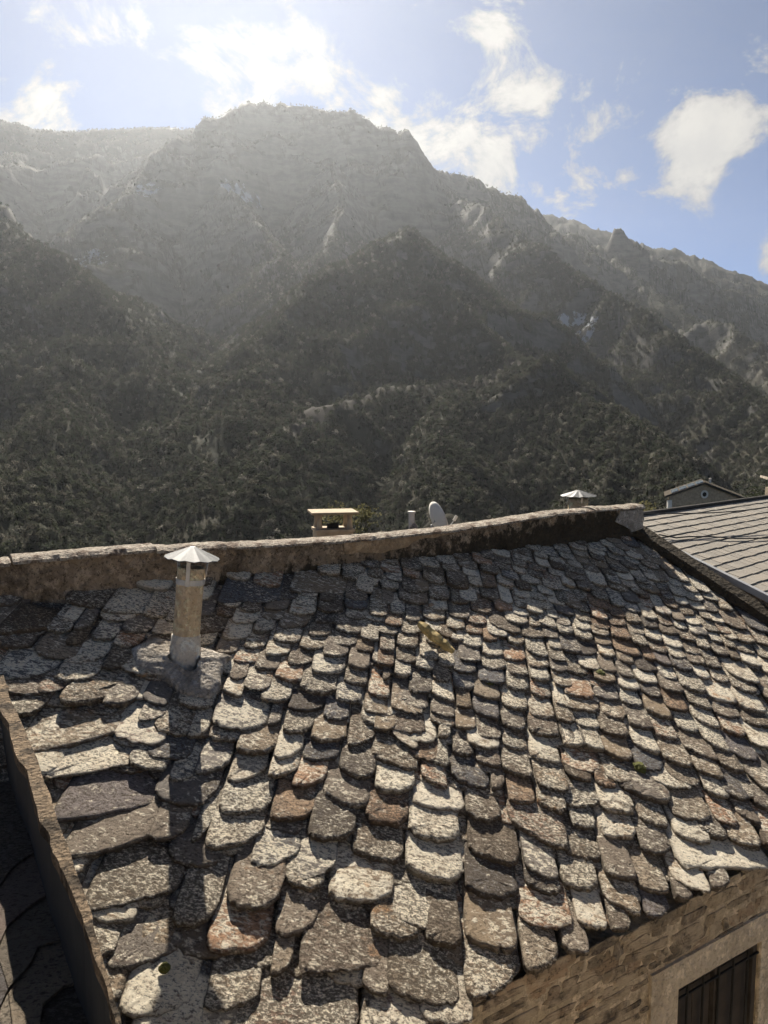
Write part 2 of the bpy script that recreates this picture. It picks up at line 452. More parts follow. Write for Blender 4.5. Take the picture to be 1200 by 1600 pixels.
ridges = [  # (points, slope of its flanks, roundness)
    (RL([(200, 300, 2150), (245, 240, 2300), (272, 212, 2330), (312, 205, 2350), (324, 180, 2400), (380, 174, 2430), (440, 167, 2450), (500, 171, 2440), (560, 183, 2400), (600, 200, 2370), (632, 211, 2350), (655, 240, 2340), (682, 264, 2350), (740, 287, 2450)]), 1.35, 10),
    (RL([(740, 287, 2450), (800, 306, 2500), (826, 326, 2550), (842, 330, 2570), (862, 348, 2600), (905, 377, 2700), (940, 386, 2750), (960, 380, 2750), (990, 386, 2780), (1060, 410, 2850), (1120, 442, 2900), (1200, 477, 2950), (1400, 560, 3000), (1700, 620, 3000)]), 1.1, 8),
    (RL([(-900, 160, 3300), (-200, 170, 3250), (0, 189, 3200), (60, 206, 3200), (140, 207, 3200), (220, 202, 3150), (310, 204, 3100), (420, 215, 3100)]), .8, 12),
    (RL([(780, 345, 3650), (860, 335, 3600), (900, 346, 3600), (950, 363, 3600), (1000, 379, 3600), (1050, 389, 3600), (1100, 406, 3600), (1200, 441, 3600), (1400, 500, 3600), (2200, 560, 3500)]), .7, 15),
    (RL([(585, 420, 1700), (606, 385, 1420), (622, 369, 1300), (634, 367, 1285), (648, 388, 1260), (662, 410, 1230), (690, 464, 1130), (760, 514, 1030), (850, 568, 920), (950, 634, 800), (1020, 692, 700), (1080, 747, 600), (1130, 812, 500)]), .85, 6),
    (RL([(628, 370, 1290), (570, 402, 1220), (490, 442, 1120), (430, 512, 1000), (395, 600, 850), (380, 660, 740)]), .8, 10),
    (RL([(700, 282, 2350), (735, 324, 2150), (780, 350, 1950), (820, 376, 1800), (900, 434, 1650), (1000, 499, 1480), (1100, 564, 1330), (1200, 627, 1180), (1320, 690, 1000)]), .9, 8),
    (RL([(350, 300, 2050), (400, 345, 1800), (440, 400, 1600), (450, 450, 1450)]), 1.1, 8),
    (RL([(520, 260, 2150), (535, 330, 1850), (520, 390, 1650)]), 1.1, 8),
    (RL([(940, 388, 2760), (1010, 450, 2450), (1100, 500, 2200), (1220, 560, 1950), (1350, 600, 1700)]), .8, 10),
    (RL([(-300, 230, 1900), (-100, 290, 1650), (0, 337, 1500), (60, 387, 1350), (130, 447, 1200), (190, 497, 1100), (245, 570, 960), (290, 650, 820), (315, 740, 660), (325, 840, 520)]), .75, 12),
    (RL([(130, 447, 1200), (110, 560, 980), (90, 650, 800), (60, 760, 620), (40, 860, 500)]), .8, 10),
    (RL([(245, 240, 2300), (190, 320, 2050), (140, 390, 1850), (90, 440, 1700)]), .85, 10),
    (RL([(-700, 380, 1300), (-300, 520, 1000), (-100, 640, 800), (-20, 790, 560)]), .75, 12),
    (RL([(820, 603, 960), (760, 593, 950), (700, 592, 930), (600, 606, 880), (500, 645, 790), (430, 700, 680), (400, 780, 560)]), .75, 10),
    (RL([(700, 592, 930), (690, 690, 740), (700, 800, 560)]), .8, 10),
    (RL([(1020, 690, 760), (920, 760, 620), (880, 830, 510)]), .85, 8),
    (RL([(1320, 690, 1080), (1250, 730, 820), (1200, 790, 600)]), .8, 10),
    (RL([(1500, 520, 1900), (1700, 600, 1400), (1900, 700, 1000)]), .7, 10),
]
# a rock pinnacle on the right-hand crest
pin = at_r(966, 356, 2740)

def height(X, Y):
    r = np.hypot(X, Y)
    wx = (fbm(X / 260., Y / 260., 4, 3) - .5) * 120; wy = (fbm(X / 260. + 40, Y / 260. + 9, 4, 5) - .5) * 120
    fade = np.clip(r / 900. - .3, 0, 1)
    base = H0 - 9 - .1 * np.minimum(r, 90) - .42 * np.clip(r - 90, 0, 230)
    hs = np.full_like(X, -1e9)
    wob = 1 + .30 * (fbm((X + wx) / 150., (Y + wy) / 150., 3, 11) - .5) * 2
    for pts, sl, rd in ridges:
        P = np.array(pts)
        best = np.full_like(X, -1e9)
        for a, b in zip(P[:-1], P[1:]):
            d = b - a; L2 = d[0] ** 2 + d[1] ** 2
            t = np.clip(((X - a[0]) * d[0] + (Y - a[1]) * d[1]) / L2, 0, 1)
            qx, qy, qz = a[0] + t * d[0], a[1] + t * d[1], a[2] + t * d[2]
            dist = np.hypot(X - qx, Y - qy)
            h = qz - (np.sqrt(dist * dist + rd * rd) - rd) * sl * wob
            best = np.maximum(best, h)
        k = 14.0
        m = np.maximum(hs, best)
        hs = m + k * np.log1p(np.exp(-np.abs(hs - best) / k)) - k * np.exp(-np.abs(hs - best) / 25.) * .69
    # gullies and crags, vanishing on the crest lines themselves
    gul = fbm((X + wx) / 190., (Y + wy) / 190., 6, 21, .55, True) - .6
    small = (fbm(X / 22., Y / 22., 4, 31) - .5) * np.clip((3500 - r) / 400., .3, 1)
    hs = hs + 26 * (fbm(X / 38., Y / 38., 4, 63, .55, True) - .62) * np.clip((r - 2300) / 200., 0, 1) * np.clip((X - 100) / 200., 0, 1)
    hs = hs + gul * np.where(r > 1500, 75, 72) * np.clip(r / 1500., .25, 1.1) * np.clip((3200 - r) / 500., .35, 1) + small * np.clip(r / 220., 1.5, 12)
    pd = np.hypot(X - pin.x, Y - pin.y); side = np.clip((X - pin.x) / 60., 0, 1)
    hp = pin.z - 14 * fbm(X / 7., Y / 7., 2, 92) + 7 - np.maximum(pd - 14, 0) * (2.6 - 1.5 * side) * (.8 + .4 * fbm(X / 12., Y / 12., 3, 91))
    hs = np.maximum(hs, np.where(hp > pin.z - 95, hp, -1e9))
    return np.maximum(hs, base + (fbm(X / 30., Y / 30., 3, 41) - .5) * 3 * np.clip(r / 60. - .4, 0, 1))

crest = np.array(RL([(830, 608, 970), (760, 594, 950), (700, 592, 930), (600, 606, 880), (500, 645, 790), (450, 680, 710)]))  # arc of lens flare, drawn as a paler band in the ground colour
def flare_arc_mask(X, Y):
    d = np.full_like(X, 1e9)
    for a, b_ in zip(crest[:-1], crest[1:]):
        v = b_ - a; t = np.clip(((X - a[0]) * v[0] + (Y - a[1]) * v[1]) / (v[0] ** 2 + v[1] ** 2), 0, 1)
        d = np.minimum(d, np.hypot(X - a[0] - t * v[0], Y - a[1] - t * v[1]))
    return np.clip(1 - (d + 30 * (fbm(X / 25., Y / 25., 3, 57) - .5)) / 30., 0, 1)

azs = np.concatenate([np.linspace(-180, -50, 40)[:-1], np.linspace(-50, -31, 80)[:-1], np.linspace(-31, 31, 560), np.linspace(31, 50, 80)[1:], np.linspace(50, 180, 40)[1:-1]])
azs = np.radians(azs)
rs = np.concatenate([np.array([.01, 6, 14, 25, 40, 60, 90, 130, 180, 230, 280, 320]), np.exp(np.linspace(np.log(360), np.log(4200), 330))])
AZ, RR = np.meshgrid(azs, rs)
GX, GY = np.sin(AZ) * RR, np.cos(AZ) * RR
GZ = height(GX, GY)
nr, na = GX.shape
idx = np.arange(nr * na).reshape(nr, na)
q = np.stack([idx[:-1, :], np.roll(idx, -1, 1)[:-1, :], np.roll(idx, -1, 1)[1:, :], idx[1:, :]], -1).reshape(-1, 4)
me = bpy.data.meshes.new('terrain')
me.vertices.add(nr * na); me.vertices.foreach_set('co', np.stack([GX, GY, GZ], -1).reshape(-1).astype(np.float32))
me.loops.add(len(q) * 4); me.loops.foreach_set('vertex_index', q[:, ::-1].reshape(-1).astype(np.int32))
me.polygons.add(len(q)); me.polygons.foreach_set('loop_start', (np.arange(len(q)) * 4).astype(np.int32)); me.polygons.foreach_set('loop_total', np.full(len(q), 4, np.int32))
at_ = me.attributes.new('flare_arc', 'FLOAT', 'POINT'); at_.data.foreach_set('value', flare_arc_mask(GX, GY).reshape(-1).astype(np.float32))
me.update(calc_edges=True); me.polygons.foreach_set('use_smooth', [True] * len(q))

m, g = mat('mountain ground')
geo = g.n('ShaderNodeNewGeometry'); pos = geo.outputs['Position']
sepn = g.n('ShaderNodeSeparateXYZ'); g.s(sepn.inputs[0], geo.outputs['True Normal'])
veg = g.mix(g.step(g.noise(pos, .012, 6, .65), .38, .62), (.015, .018, .009), (.034, .030, .02))
veg = g.mix(g.math('MULTIPLY', g.step(g.noise(pos, .12, 6, .7), .45, .65), .7), veg, (.04, .037, .025))
rock = g.mix(g.step(g.math('ADD', g.math('MULTIPLY', g.noise(pos, .03, 7, .7), .6), g.math('MULTIPLY', g.noise(g.map(pos, scale=(1, 1, 5)), .012, 5, .65), .5)), .40, .68), (.045, .043, .040), (.115, .108, .098))
rk = g.step(g.math('ADD', g.math('MULTIPLY', g.math('SUBTRACT', 1.0, sepn.outputs[2]), 1.0), g.math('MULTIPLY', g.noise(pos, .02, 6, .65), .45)), .56, .70)
c = g.mix(g.math('MULTIPLY', rk, .8), veg, rock)
c = g.mix(g.step(g.math('MULTIPLY', g.attr('flare_arc'), g.math('ADD', g.noise(pos, .08, 5, .7), .5)), .3, .9), c, (.042, .036, .030))  # paints the flare arc along the slope
snowmask = None
for (x, y, d, rad) in ((640, 350, 1950, 85), (618, 345, 1900, 50), (800, 410, 1950, 70), (275, 475, 1500, 60), (300, 455, 1550, 45), (380, 330, 2250, 110), (120, 405, 1800, 100), (880, 530, 1600, 90), (950, 540, 1600, 70), (235, 300, 2150, 60)):
    p = at_r(x, y, d)
    dd = g.vec('LENGTH', g.vec('MULTIPLY', g.vec('SUBTRACT', pos, tuple(p)), (1, .25, 1)))
    b = g.step(dd, rad, rad * .3)
    snowmask = b if snowmask is None else g.math('MAXIMUM', snowmask, b)
sn = g.step(g.math('MULTIPLY', g.noise(g.map(pos, scale=(1, 1, .35)), .045, 6, .7), g.math('ADD', g.math('MULTIPLY', snowmask, .62), .55)), .54, .60)
c = g.mix(g.math('MULTIPLY', sn, .5), c, (.62, .65, .70))
g.out(c, .95, g.bump(g.noise(pos, .35, 6, .7), .6, 1.2), 0, .05)
me.materials.append(m)
terrain = bpy.data.objects.new('terrain', me); C.objects.link(terrain); WT[terrain] = Matrix(); terrain['kind'] = 'structure'

# ------------------------------------------------------------------ trees: a few crown shapes, scattered over the slopes as one wood
def tree_mesh(name, seed, leaves=110, leafmat=None, trunk=True, h=1.0, spread=.42, leaf=.15, conif=False):
    r = random.Random(seed); b = MB(); nl = 0
    if trunk:
        b.tube([(0, 0, -.15), (.01, .01, .3), (.03, .0, .6)], [.035, .028, .012], 5, False)
        for k in range(4):
            a = r.uniform(0, 6.28); b.tube([(0, 0, .28 + .06 * k), (.2 * math.cos(a), .2 * math.sin(a), .5 + .07 * k)], [.015, .004], 4, False)
        nl = len(b.f)
    lobes = [(r.uniform(-.5, .5) * spread, r.uniform(-.5, .5) * spread, r.uniform(.35, .8), r.uniform(.45, .75) * spread) for _ in range(7)]
    for i in range(leaves):
        if conif:
            z = r.random() ** .8; rad = (1 - z) * spread * .75 + .02; a = r.uniform(0, 6.28); q = rad * math.sqrt(r.uniform(.3, 1)); p = Vector((q * math.cos(a), q * math.sin(a), .1 + z * .88))
        else:
            lx, ly, lz, lr = r.choice(lobes)
            d = Vector((r.gauss(0, 1), r.gauss(0, 1), r.gauss(0, 1))).normalized(); p = Vector((lx, ly, lz)) + d * lr * r.uniform(.55, 1.0)
            p.z = max(.12, p.z)
        u = Vector((r.gauss(0, 1), r.gauss(0, 1), r.gauss(0, .6))).normalized(); w = u.orthogonal().normalized()
        w = (w * math.cos(i) + u.cross(w) * math.sin(i)); sz = leaf * r.uniform(.55, 1.2)
        b.add([p - u * sz * .5, p + w * sz * .42, p + u * sz * .6, p - w * sz * .38], [(0, 1, 2, 3)])
    me = bpy.data.meshes.new(name); me.from_pydata(b.v, [], b.f)
    me.materials.append(leafmat or M_LEAF); me.materials.append(M_BARK)
    for i in range(nl): me.polygons[i].material_index = 1
    return me

variants = [bpy.data.objects.new('tree_shape', tree_mesh('tree_shape', 100 + i, 120, spread=.40 + .03 * i, conif=(i == 3))) for i in range(4)]
nrng = np.random.default_rng(5)
NT = 200000
u = nrng.random(NT)
tr = (380 ** 1.3 + u * (3350 ** 1.3 - 380 ** 1.3)) ** (1 / 1.3)
ta = np.radians(nrng.uniform(-34, 34, NT))
tx, ty = np.sin(ta) * tr, np.cos(ta) * tr
keep = fbm(tx / 60., ty / 60., 4, 77) + .25 * (nrng.random(NT) - .5) > .28
tx, ty, tr = tx[keep], ty[keep], tr[keep]
tz = height(tx, ty)
gx = (height(tx + 6, ty) - tz) / 6; gy = (height(tx, ty + 6) - tz) / 6
ok = np.hypot(gx, gy) < np.where(tr > 1700, 1.0, 1.4)
ok &= (flare_arc_mask(tx, ty) + .5 * (nrng.random(len(tx)) - .5) * 2) < .7  # trees thinned along the painted flare arc
ok &= np.hypot(tx - pin.x, ty - pin.y) > 75
tx, ty, tz, tr = tx[ok], ty[ok], tz[ok], tr[ok]
pm = bpy.data.meshes.new('mountain_forest')
pm.vertices.add(len(tx)); pm.vertices.foreach_set('co', np.stack([tx, ty, tz - .4], -1).reshape(-1).astype(np.float32))
sc_ = (4.6 + 5.6 * nrng.random(len(tx)) ** 1.6) * np.where(tr > 2000, .8, 1.0)
for nm, dat, ty_ in (('tsize', sc_, 'FLOAT'), ('trot', nrng.random(len(tx)) * 6.283, 'FLOAT'), ('tkind', nrng.integers(0, 40, len(tx)), 'INT')):
    a = pm.attributes.new(nm, ty_, 'POINT'); a.data.foreach_set('value', (dat.astype(np.float32) if ty_ == 'FLOAT' else dat.astype(np.int32)))
forest = bpy.data.objects.new('mountain_forest', pm); C.objects.link(forest)
tag(forest, 'dense dark scrub and oak wood covering the mountain slopes', 'forest', kind='stuff')
ng = bpy.data.node_groups.new('scatter trees', 'GeometryNodeTree')
ng.interface.new_socket('Geometry', in_out='INPUT', socket_type='NodeSocketGeometry'); ng.interface.new_socket('Geometry', in_out='OUTPUT', socket_type='NodeSocketGeometry')
gi, go = ng.nodes.new('NodeGroupInput'), ng.nodes.new('NodeGroupOutput')
jn = ng.nodes.new('GeometryNodeJoinGeometry')
for v in reversed(variants):
    oi = ng.nodes.new('GeometryNodeObjectInfo'); oi.inputs['Object'].default_value = v; oi.inputs['As Instance'].default_value = True
    ng.links.new(oi.outputs['Geometry'], jn.inputs[0])
iop = ng.nodes.new('GeometryNodeInstanceOnPoints'); iop.inputs['Pick Instance'].default_value = True
def nattr(name, dt):
    a = ng.nodes.new('GeometryNodeInputNamedAttribute'); a.data_type = dt; a.inputs['Name'].default_value = name; return a.outputs[0]
ng.links.new(gi.outputs[0], iop.inputs['Points']); ng.links.new(jn.outputs[0], iop.inputs['Instance'])
ng.links.new(nattr('tkind', 'INT'), iop.inputs['Instance Index'])
cx_ = ng.nodes.new('ShaderNodeCombineXYZ'); ng.links.new(nattr('trot', 'FLOAT'), cx_.inputs[2])
try:
    e2r = ng.nodes.new('FunctionNodeEulerToRotation'); ng.links.new(cx_.outputs[0], e2r.inputs[0]); ng.links.new(e2r.outputs[0], iop.inputs['Rotation'])
except Exception:
    ng.links.new(cx_.outputs[0], iop.inputs['Rotation'])
ng.links.new(nattr('tsize', 'FLOAT'), iop.inputs['Scale'])
ng.links.new(iop.outputs[0], go.inputs[0])
md = forest.modifiers.new('scatter', 'NODES'); md.node_group = ng

# haze: one even box of air round everything
HZ = MB(); zlo, zhi = float(GZ.min()) - 1.0, float(GZ.max()) + 15
HZ.box((0, 0, (zlo + zhi) / 2), 8600, 8600, zhi - zlo)
m = bpy.data.materials.new('haze air'); m.use_nodes = True; g = G(m.node_tree)
pv = g.n('ShaderNodeVolumePrincipled'); pv.inputs['Color'].default_value = (.86, .905, .96, 1); pv.inputs['Density'].default_value = 0.30e-4
pv.inputs['Anisotropy'].default_value = .66
o = g.n('ShaderNodeOutputMaterial'); g.nt.links.new(pv.outputs[0], o.inputs['Volume'])
hz = HZ.build('haze', m); fix_normals(hz); tag(hz, 'pale mountain haze filling the valley', 'haze', kind='stuff')
# ------------------------------------------------------------------ the stone-roofed house
house = empty('stone_house', RP(0, 3.6) * 1.0 - Vector((0, 0, 4)), 'stone house with a weathered stone-slate roof, rubble wall and barred window in the foreground', 'house')

# tails of the slates as read from the photograph: left corner, right corner, lowest point (4x tiles with their origin)
TILES = [
 (0, 1040, "60,280,310,220,190,300;240,110,650,20,340,175;370,180,770,110,600,215;640,215,880,170,780,225;120,410,865,235,560,340;880,190,1060,240,980,250;860,320,1050,280,940,345;945,380,1200,420,1080,435;240,600,915,480,600,590;900,540,1200,560,1060,590;330,870,1060,740,700,820;1050,690,1250,650,1150,720;390,1095,1030,930,740,1020;920,1060,1180,1010,1050,1090"),
 (0, 1320, "520,310,1180,150,850,250;660,715,1180,560,900,655;720,1020,1230,940,1000,1010;760,1250,1300,1150,1050,1230"),
 (300, 1320, "-130,420,205,300,70,495;75,580,510,530,290,680;210,250,595,190,450,415;355,90,690,20,500,135;625,150,920,60,760,215;515,480,805,400,620,570;835,280,1275,290,1060,365;490,760,640,670,560,805;650,680,1230,620,950,800;1060,840,1235,900,1160,945;60,1000,430,920,220,1035;300,1140,1070,1050,700,1180;20,1120,280,1110,150,1150;1080,1100,1500,1180,1250,1200"),
 (600, 1320, "-215,30,140,60,40,110;120,120,515,140,400,235;520,30,870,80,800,125;500,285,865,320,720,345;870,130,1100,200,1030,225;880,215,1115,290,990,300;30,440,485,480,360,560;500,590,850,630,760,680;835,460,1195,490,1050,530;0,900,490,960,400,1020;490,900,840,800,600,980;865,760,1110,690,940,800;0,1100,280,1080,150,1125"),
 (900, 1320, "-75,60,185,60,80,85;170,160,385,190,300,230;400,20,600,20,500,70;600,90,1240,80,900,145;-90,250,160,260,60,280;375,240,595,290,480,300;590,210,845,290,780,310;840,260,965,220,900,265;165,300,415,400,350,440;0,480,210,510,130,530;220,520,350,500,270,545;430,430,600,380,510,440;620,330,735,320,680,345"),
 (300, 1040, "230,70,350,60,290,100;390,0,550,20,470,35;315,110,500,120,410,170;510,65,695,90,620,110;735,20,970,30,860,55;190,140,320,180,270,205;420,185,630,180,540,235;665,120,915,140,790,180;945,80,1105,100,1040,125;590,250,840,230,720,290;890,195,1070,200,1000,230;1095,160,1240,190,1170,205;115,320,490,330,300,415;470,360,560,330,510,375;560,390,770,360,660,430;815,305,990,310,900,345;1070,270,1230,300,1150,310;735,435,975,430,860,480;1050,320,1260,390,1150,380;-30,420,115,380,40,430;100,440,320,450,210,470;270,500,550,470,430,555;505,555,705,490,590,585;685,560,930,550,810,595;965,480,1155,420,1020,510;470,670,680,620,550,695;620,720,860,660,740,735;915,610,1155,640,1060,720;10,640,255,570,120,660;215,690,480,620,300,725;20,830,180,740,70,850;155,860,515,830,330,935;800,800,1130,860,1000,890;480,925,790,880,640,965;720,1020,1035,990,880,1095;70,1090,470,1000,260,1130;0,1060,150,920,50,1070"),
 (600, 1040, "-10,75,40,60,10,95;60,55,175,60,120,75;195,10,320,20,260,30;300,70,420,85,360,100;430,30,580,50,500,55;600,5,775,15,690,25;775,45,910,60,840,65;915,80,1045,90,980,95;1040,30,1155,40,1100,45;150,140,310,140,220,180;45,210,285,265,190,270;430,125,580,130,500,150;585,95,765,115,680,115;770,140,915,145,840,155;920,175,1055,195,990,200;1060,120,1185,135,1120,140;295,165,445,215,400,225;555,175,735,210,660,215;450,250,550,260,500,275;735,250,915,270,830,280;1065,235,1185,245,1120,255;290,280,450,315,390,330;555,270,730,330,660,335;905,290,1075,315,1000,330;1080,340,1200,360,1150,370;-90,290,100,280,20,310;-70,390,80,370,20,400;440,370,580,380,510,405;735,380,895,395,840,405;580,430,740,450,660,465;905,410,1110,440,1000,445;130,420,335,430,240,490;340,440,420,430,370,455;45,430,215,520,160,520;425,530,565,540,500,570;570,590,740,630,690,640;740,500,910,530,830,530;910,570,1115,600,1050,615;1115,480,1300,500,1200,505;300,590,410,610,360,630;-90,560,225,650,140,660;735,640,940,690,880,705;945,740,1165,780,1080,795;225,680,400,760,360,770;415,690,675,760,580,770;670,760,760,720,710,770;-70,740,205,730,70,800;165,830,515,860,400,915;775,840,955,850,870,870;955,860,1150,900,1090,925;510,940,750,960,640,970;-130,930,170,940,40,1005;135,1040,490,1070,330,1110;765,940,1165,1110,1080,1150"),
 (900, 1040, "-80,20,90,50,0,55;115,90,260,105,190,108;270,60,370,75,320,80;380,20,525,30,450,38;530,70,645,85,590,90;740,60,850,75,800,85;375,90,525,110,450,115;270,130,410,150,340,155;-80,170,125,180,60,190;120,190,285,210,210,220;410,165,545,195,480,200;540,150,685,170,610,175;650,120,825,165,750,170;860,90,970,105,920,110;940,30,1150,100,1080,110;980,140,1150,170,1080,175;825,190,1020,230,930,235;-80,255,160,265,60,275;285,225,430,245,370,255;165,300,330,325,250,335;430,260,605,310,520,325;560,260,715,285,650,290;690,200,855,260,780,265;860,290,1040,320,960,330;1015,250,1200,290,1110,295;0,365,160,390,90,395;150,410,340,440,250,450;330,360,490,390,420,400;490,430,650,460,580,465;640,390,780,415,720,420;725,300,905,375,830,380;920,400,1075,435,1000,440;1050,360,1240,385,1150,390;-80,490,50,490,0,505;50,490,180,520,120,530;345,460,530,530,450,540;170,540,370,580,290,590;650,480,885,575,800,580;780,440,965,520,900,530;1090,490,1260,520,1180,525;-80,630,170,650,80,660;530,560,735,620,660,635;950,540,1160,590,1090,600;890,590,1050,650,980,660;180,690,360,715,280,730;370,630,565,640,480,665;740,640,920,690,860,705;1080,700,1280,750,1180,745;-80,850,180,820,70,860;565,670,790,745,700,755;145,880,385,900,280,930;345,780,600,820,490,855;800,770,965,815,900,825;920,740,1115,810,1050,820;1110,860,1280,890,1190,900;580,900,845,920,740,980;390,940,585,990,500,1010;860,950,1020,985,950,1000;990,890,1160,970,1100,980;-30,990,140,1005,60,1015;150,1050,395,1060,280,1085;600,1020,840,1080,740,1110;1160,1030,1280,1060,1220,1070"),
 (0, 840, "0,530,590,430,250,545;640,430,1110,430,880,440;290,560,450,580,380,605;380,510,500,500,440,535;470,540,605,500,530,575;605,490,865,500,730,530;885,460,1060,480,970,510;410,640,560,600,480,670;570,600,750,600,650,640;755,560,965,560,840,600;700,650,900,640,800,685;420,740,705,690,560,775;640,780,850,740,720,820;-60,830,415,760,180,875;340,840,655,800,520,900;940,590,1100,600,1010,615;1030,510,1130,520,1080,535"),
 (300, 840, "150,370,590,350,350,395;600,300,1000,310,800,330;540,370,670,360,600,385;680,350,790,355,740,370;790,390,900,390,840,405;180,420,305,430,240,440;335,405,440,405,390,415;640,400,780,405,710,430;450,430,610,430,540,455;950,370,1100,390,1020,400;300,450,430,460,370,470;150,470,270,480,210,495;600,460,780,460,690,485;780,430,950,450,860,470;945,420,1100,440,1020,455;430,490,580,490,510,515;240,515,425,510,320,540;50,580,225,550,130,595;530,540,740,520,630,555;760,510,940,510,850,535;950,490,1100,500,1020,510;1100,470,1220,490,1150,500;380,570,520,560,450,590;180,610,375,600,270,640;500,630,690,630,600,665;890,560,1090,580,980,600;720,600,880,590,800,615;320,670,480,650,400,695;40,660,150,640,90,680;665,680,860,670,760,705;870,650,1040,660,950,680;1050,610,1170,640,1110,650;450,720,620,710,530,745;140,700,300,690,220,730;250,760,450,750,350,785;590,770,790,740,690,800;810,720,985,710,900,755;1015,690,1145,700,1080,720;385,800,560,800,480,835;735,830,965,820,840,860;970,780,1115,800,1050,830;1120,770,1260,800,1200,805"),
 (600, 840, "-20,400,75,400,30,415;35,460,135,470,90,480;130,510,230,525,180,530;190,330,285,335,230,345;275,370,415,375,350,385;150,400,280,400,210,420;275,430,405,450,340,455;400,480,540,500,470,510;540,450,680,470,610,475;600,360,730,380,670,385;415,400,530,410,470,415;470,380,590,395,530,400;610,300,710,310,660,315;820,300,925,325,870,330;815,360,930,375,870,380;725,390,810,410,770,415;815,420,910,435,860,440;690,440,810,455,750,460;390,560,510,570,450,580;520,530,650,540,580,545;800,475,915,490,860,492;0,540,120,550,60,560;100,590,230,600,160,610;240,500,390,520,320,525;250,570,390,580,320,590;510,590,625,600,570,600;755,520,910,540,840,545;650,550,870,600,800,605;860,610,1020,615,940,620;410,630,505,640,460,645;490,670,620,685,560,690;620,640,715,645,660,650;640,600,775,620,720,628;770,650,890,655,830,660;910,545,990,550,950,555;965,530,1085,565,1040,568;1020,490,1100,500,1060,505;1080,400,1160,410,1120,413;1000,620,1095,630,1050,633;1100,690,1240,720,1170,725;1090,590,1190,600,1140,605;1080,540,1175,545,1130,550;1030,680,1115,695,1070,700;750,750,895,755,820,760;610,720,755,730,680,740;465,760,610,770,540,785;890,700,1030,740,960,745;900,800,1040,800,970,810;1035,760,1140,780,1090,782;70,750,205,770,140,790;-50,790,65,800,10,805;220,740,345,760,290,765;75,670,220,690,150,690;-30,700,70,705,20,715;335,790,450,800,390,810"),
 (900, 840, "80,400,210,435,150,445;0,440,90,460,40,465;100,370,215,385,160,392;0,380,75,395,30,398;220,410,310,425,260,430;300,390,410,405,360,410;310,450,415,465,360,470;400,370,470,375,430,380;445,330,525,345,480,350;415,425,495,435,450,440;475,395,545,405,510,410;215,480,325,495,270,498;320,525,415,535,370,540;100,490,200,515,150,520;0,510,100,525,50,530;205,540,325,550,270,556;420,505,515,515,470,520;500,465,605,480,550,487;535,370,620,385,580,390;510,315,590,325,550,330;590,295,670,305,630,308;600,355,695,368,650,372;500,265,585,275,540,278;575,240,650,255,610,258;535,190,620,200,580,203;540,410,640,440,590,445;620,400,715,415,670,420;690,380,810,392,760,397;680,325,775,345,730,345;720,435,820,450,770,455;640,470,750,480,700,485;605,510,690,520,650,525;690,535,790,545,740,550;520,540,620,550,570,555;425,560,520,570,470,575;330,590,440,605,390,610;220,610,350,635,290,640;110,560,220,570,170,575;100,600,215,615,160,620;0,570,100,578,50,580;0,625,115,640,60,643;125,660,235,670,180,675;620,560,705,572,660,575;530,595,650,605,590,610;440,630,555,645,500,650;355,660,455,675,400,680;235,690,415,730,340,735;0,720,140,720,60,728;150,730,255,738,200,740;780,490,850,510,820,515;820,460,895,470,860,473;855,525,945,530,900,535;800,570,900,585,850,590;715,595,835,610,780,615;650,620,750,640,700,645;560,680,680,690,620,695;460,690,585,715,520,722;420,740,505,755,460,765;265,760,370,785,320,788;590,745,695,755,640,762;685,715,795,730,740,735;760,680,850,695,810,700;845,640,925,650,890,655;900,600,980,610,940,613;975,590,1025,600,1000,605;930,540,1080,575,1020,580;925,630,1020,640,970,642;935,680,1005,690,970,695;1020,650,1130,660,1080,667;1130,660,1240,680,1190,682;1010,705,1135,720,1080,725;865,720,970,735,920,742;970,755,1035,765,1000,768;1040,770,1170,800,1110,802;1150,745,1250,755,1200,757;795,755,900,770,850,778;705,780,815,790,760,797;820,800,915,815,870,820;605,800,735,830,670,840;500,760,600,795,550,800;150,820,260,840,200,845"),
]
# the stones hang askew: their own axes are turned in the roof plane
ROT = R(30.0)
SR = (S * math.cos(ROT) + T * math.sin(ROT)).normalized(); TR = (T * math.cos(ROT) - S * math.sin(ROT)).normalized()
def stq(x, y, h=0.08):
    d = on_roof(x, y, h) - ORI; return d.dot(SR), d.dot(TR)
def RQ(s, t, w=0.0): return ORI + SR * s + TR * t + W * w
def to_st(s, t): p = SR * s + TR * t; return p.dot(S), p.dot(T)
QM = Matrix(((SR.x * SGN, TR.x, W.x, 0), (SR.y * SGN, TR.y, W.y, 0), (SR.z * SGN, TR.z, W.z, 0), (0, 0, 0, 1)))
slates = []                                     # dicts in these turned roof coordinates
for ox, oy, txt in TILES:
    for rec in txt.split(';'):
        a = [float(q) for q in rec.split(',')]
        (sl, tl), (sr, tr_), (sb, tb) = [stq(ox + a[i] / 4, oy + a[i + 1] / 4) for i in (0, 2, 4)]
        if sr < sl: sl, sr, tl, tr_ = sr, sl, tr_, tl
        slates.append(dict(sl=sl, tl=tl, sr=sr, tr=tr_, sb=min(max(sb, sl + .2 * (sr - sl)), sr - .2 * (sr - sl)), tb=max(tb, tl + .01, tr_ + .01), traced=True))

# extent of the roof: eave line, right-hand edge along the neighbour, ridge under the parapet
s_c, t_c = st(680, 1600); s_d, t_d = st(1200, 1350); T_EAVE = (t_c + t_d) / 2
s_r0, t_r0 = st(988, 846); s_r1, t_r1 = st(1200, 985)
S_LEFT = st(-160, 960)[0]

def s_right(t):
    return s_r0 + (s_r1 - s_r0) * (t - t_r0) / (t_r1 - t_r0)

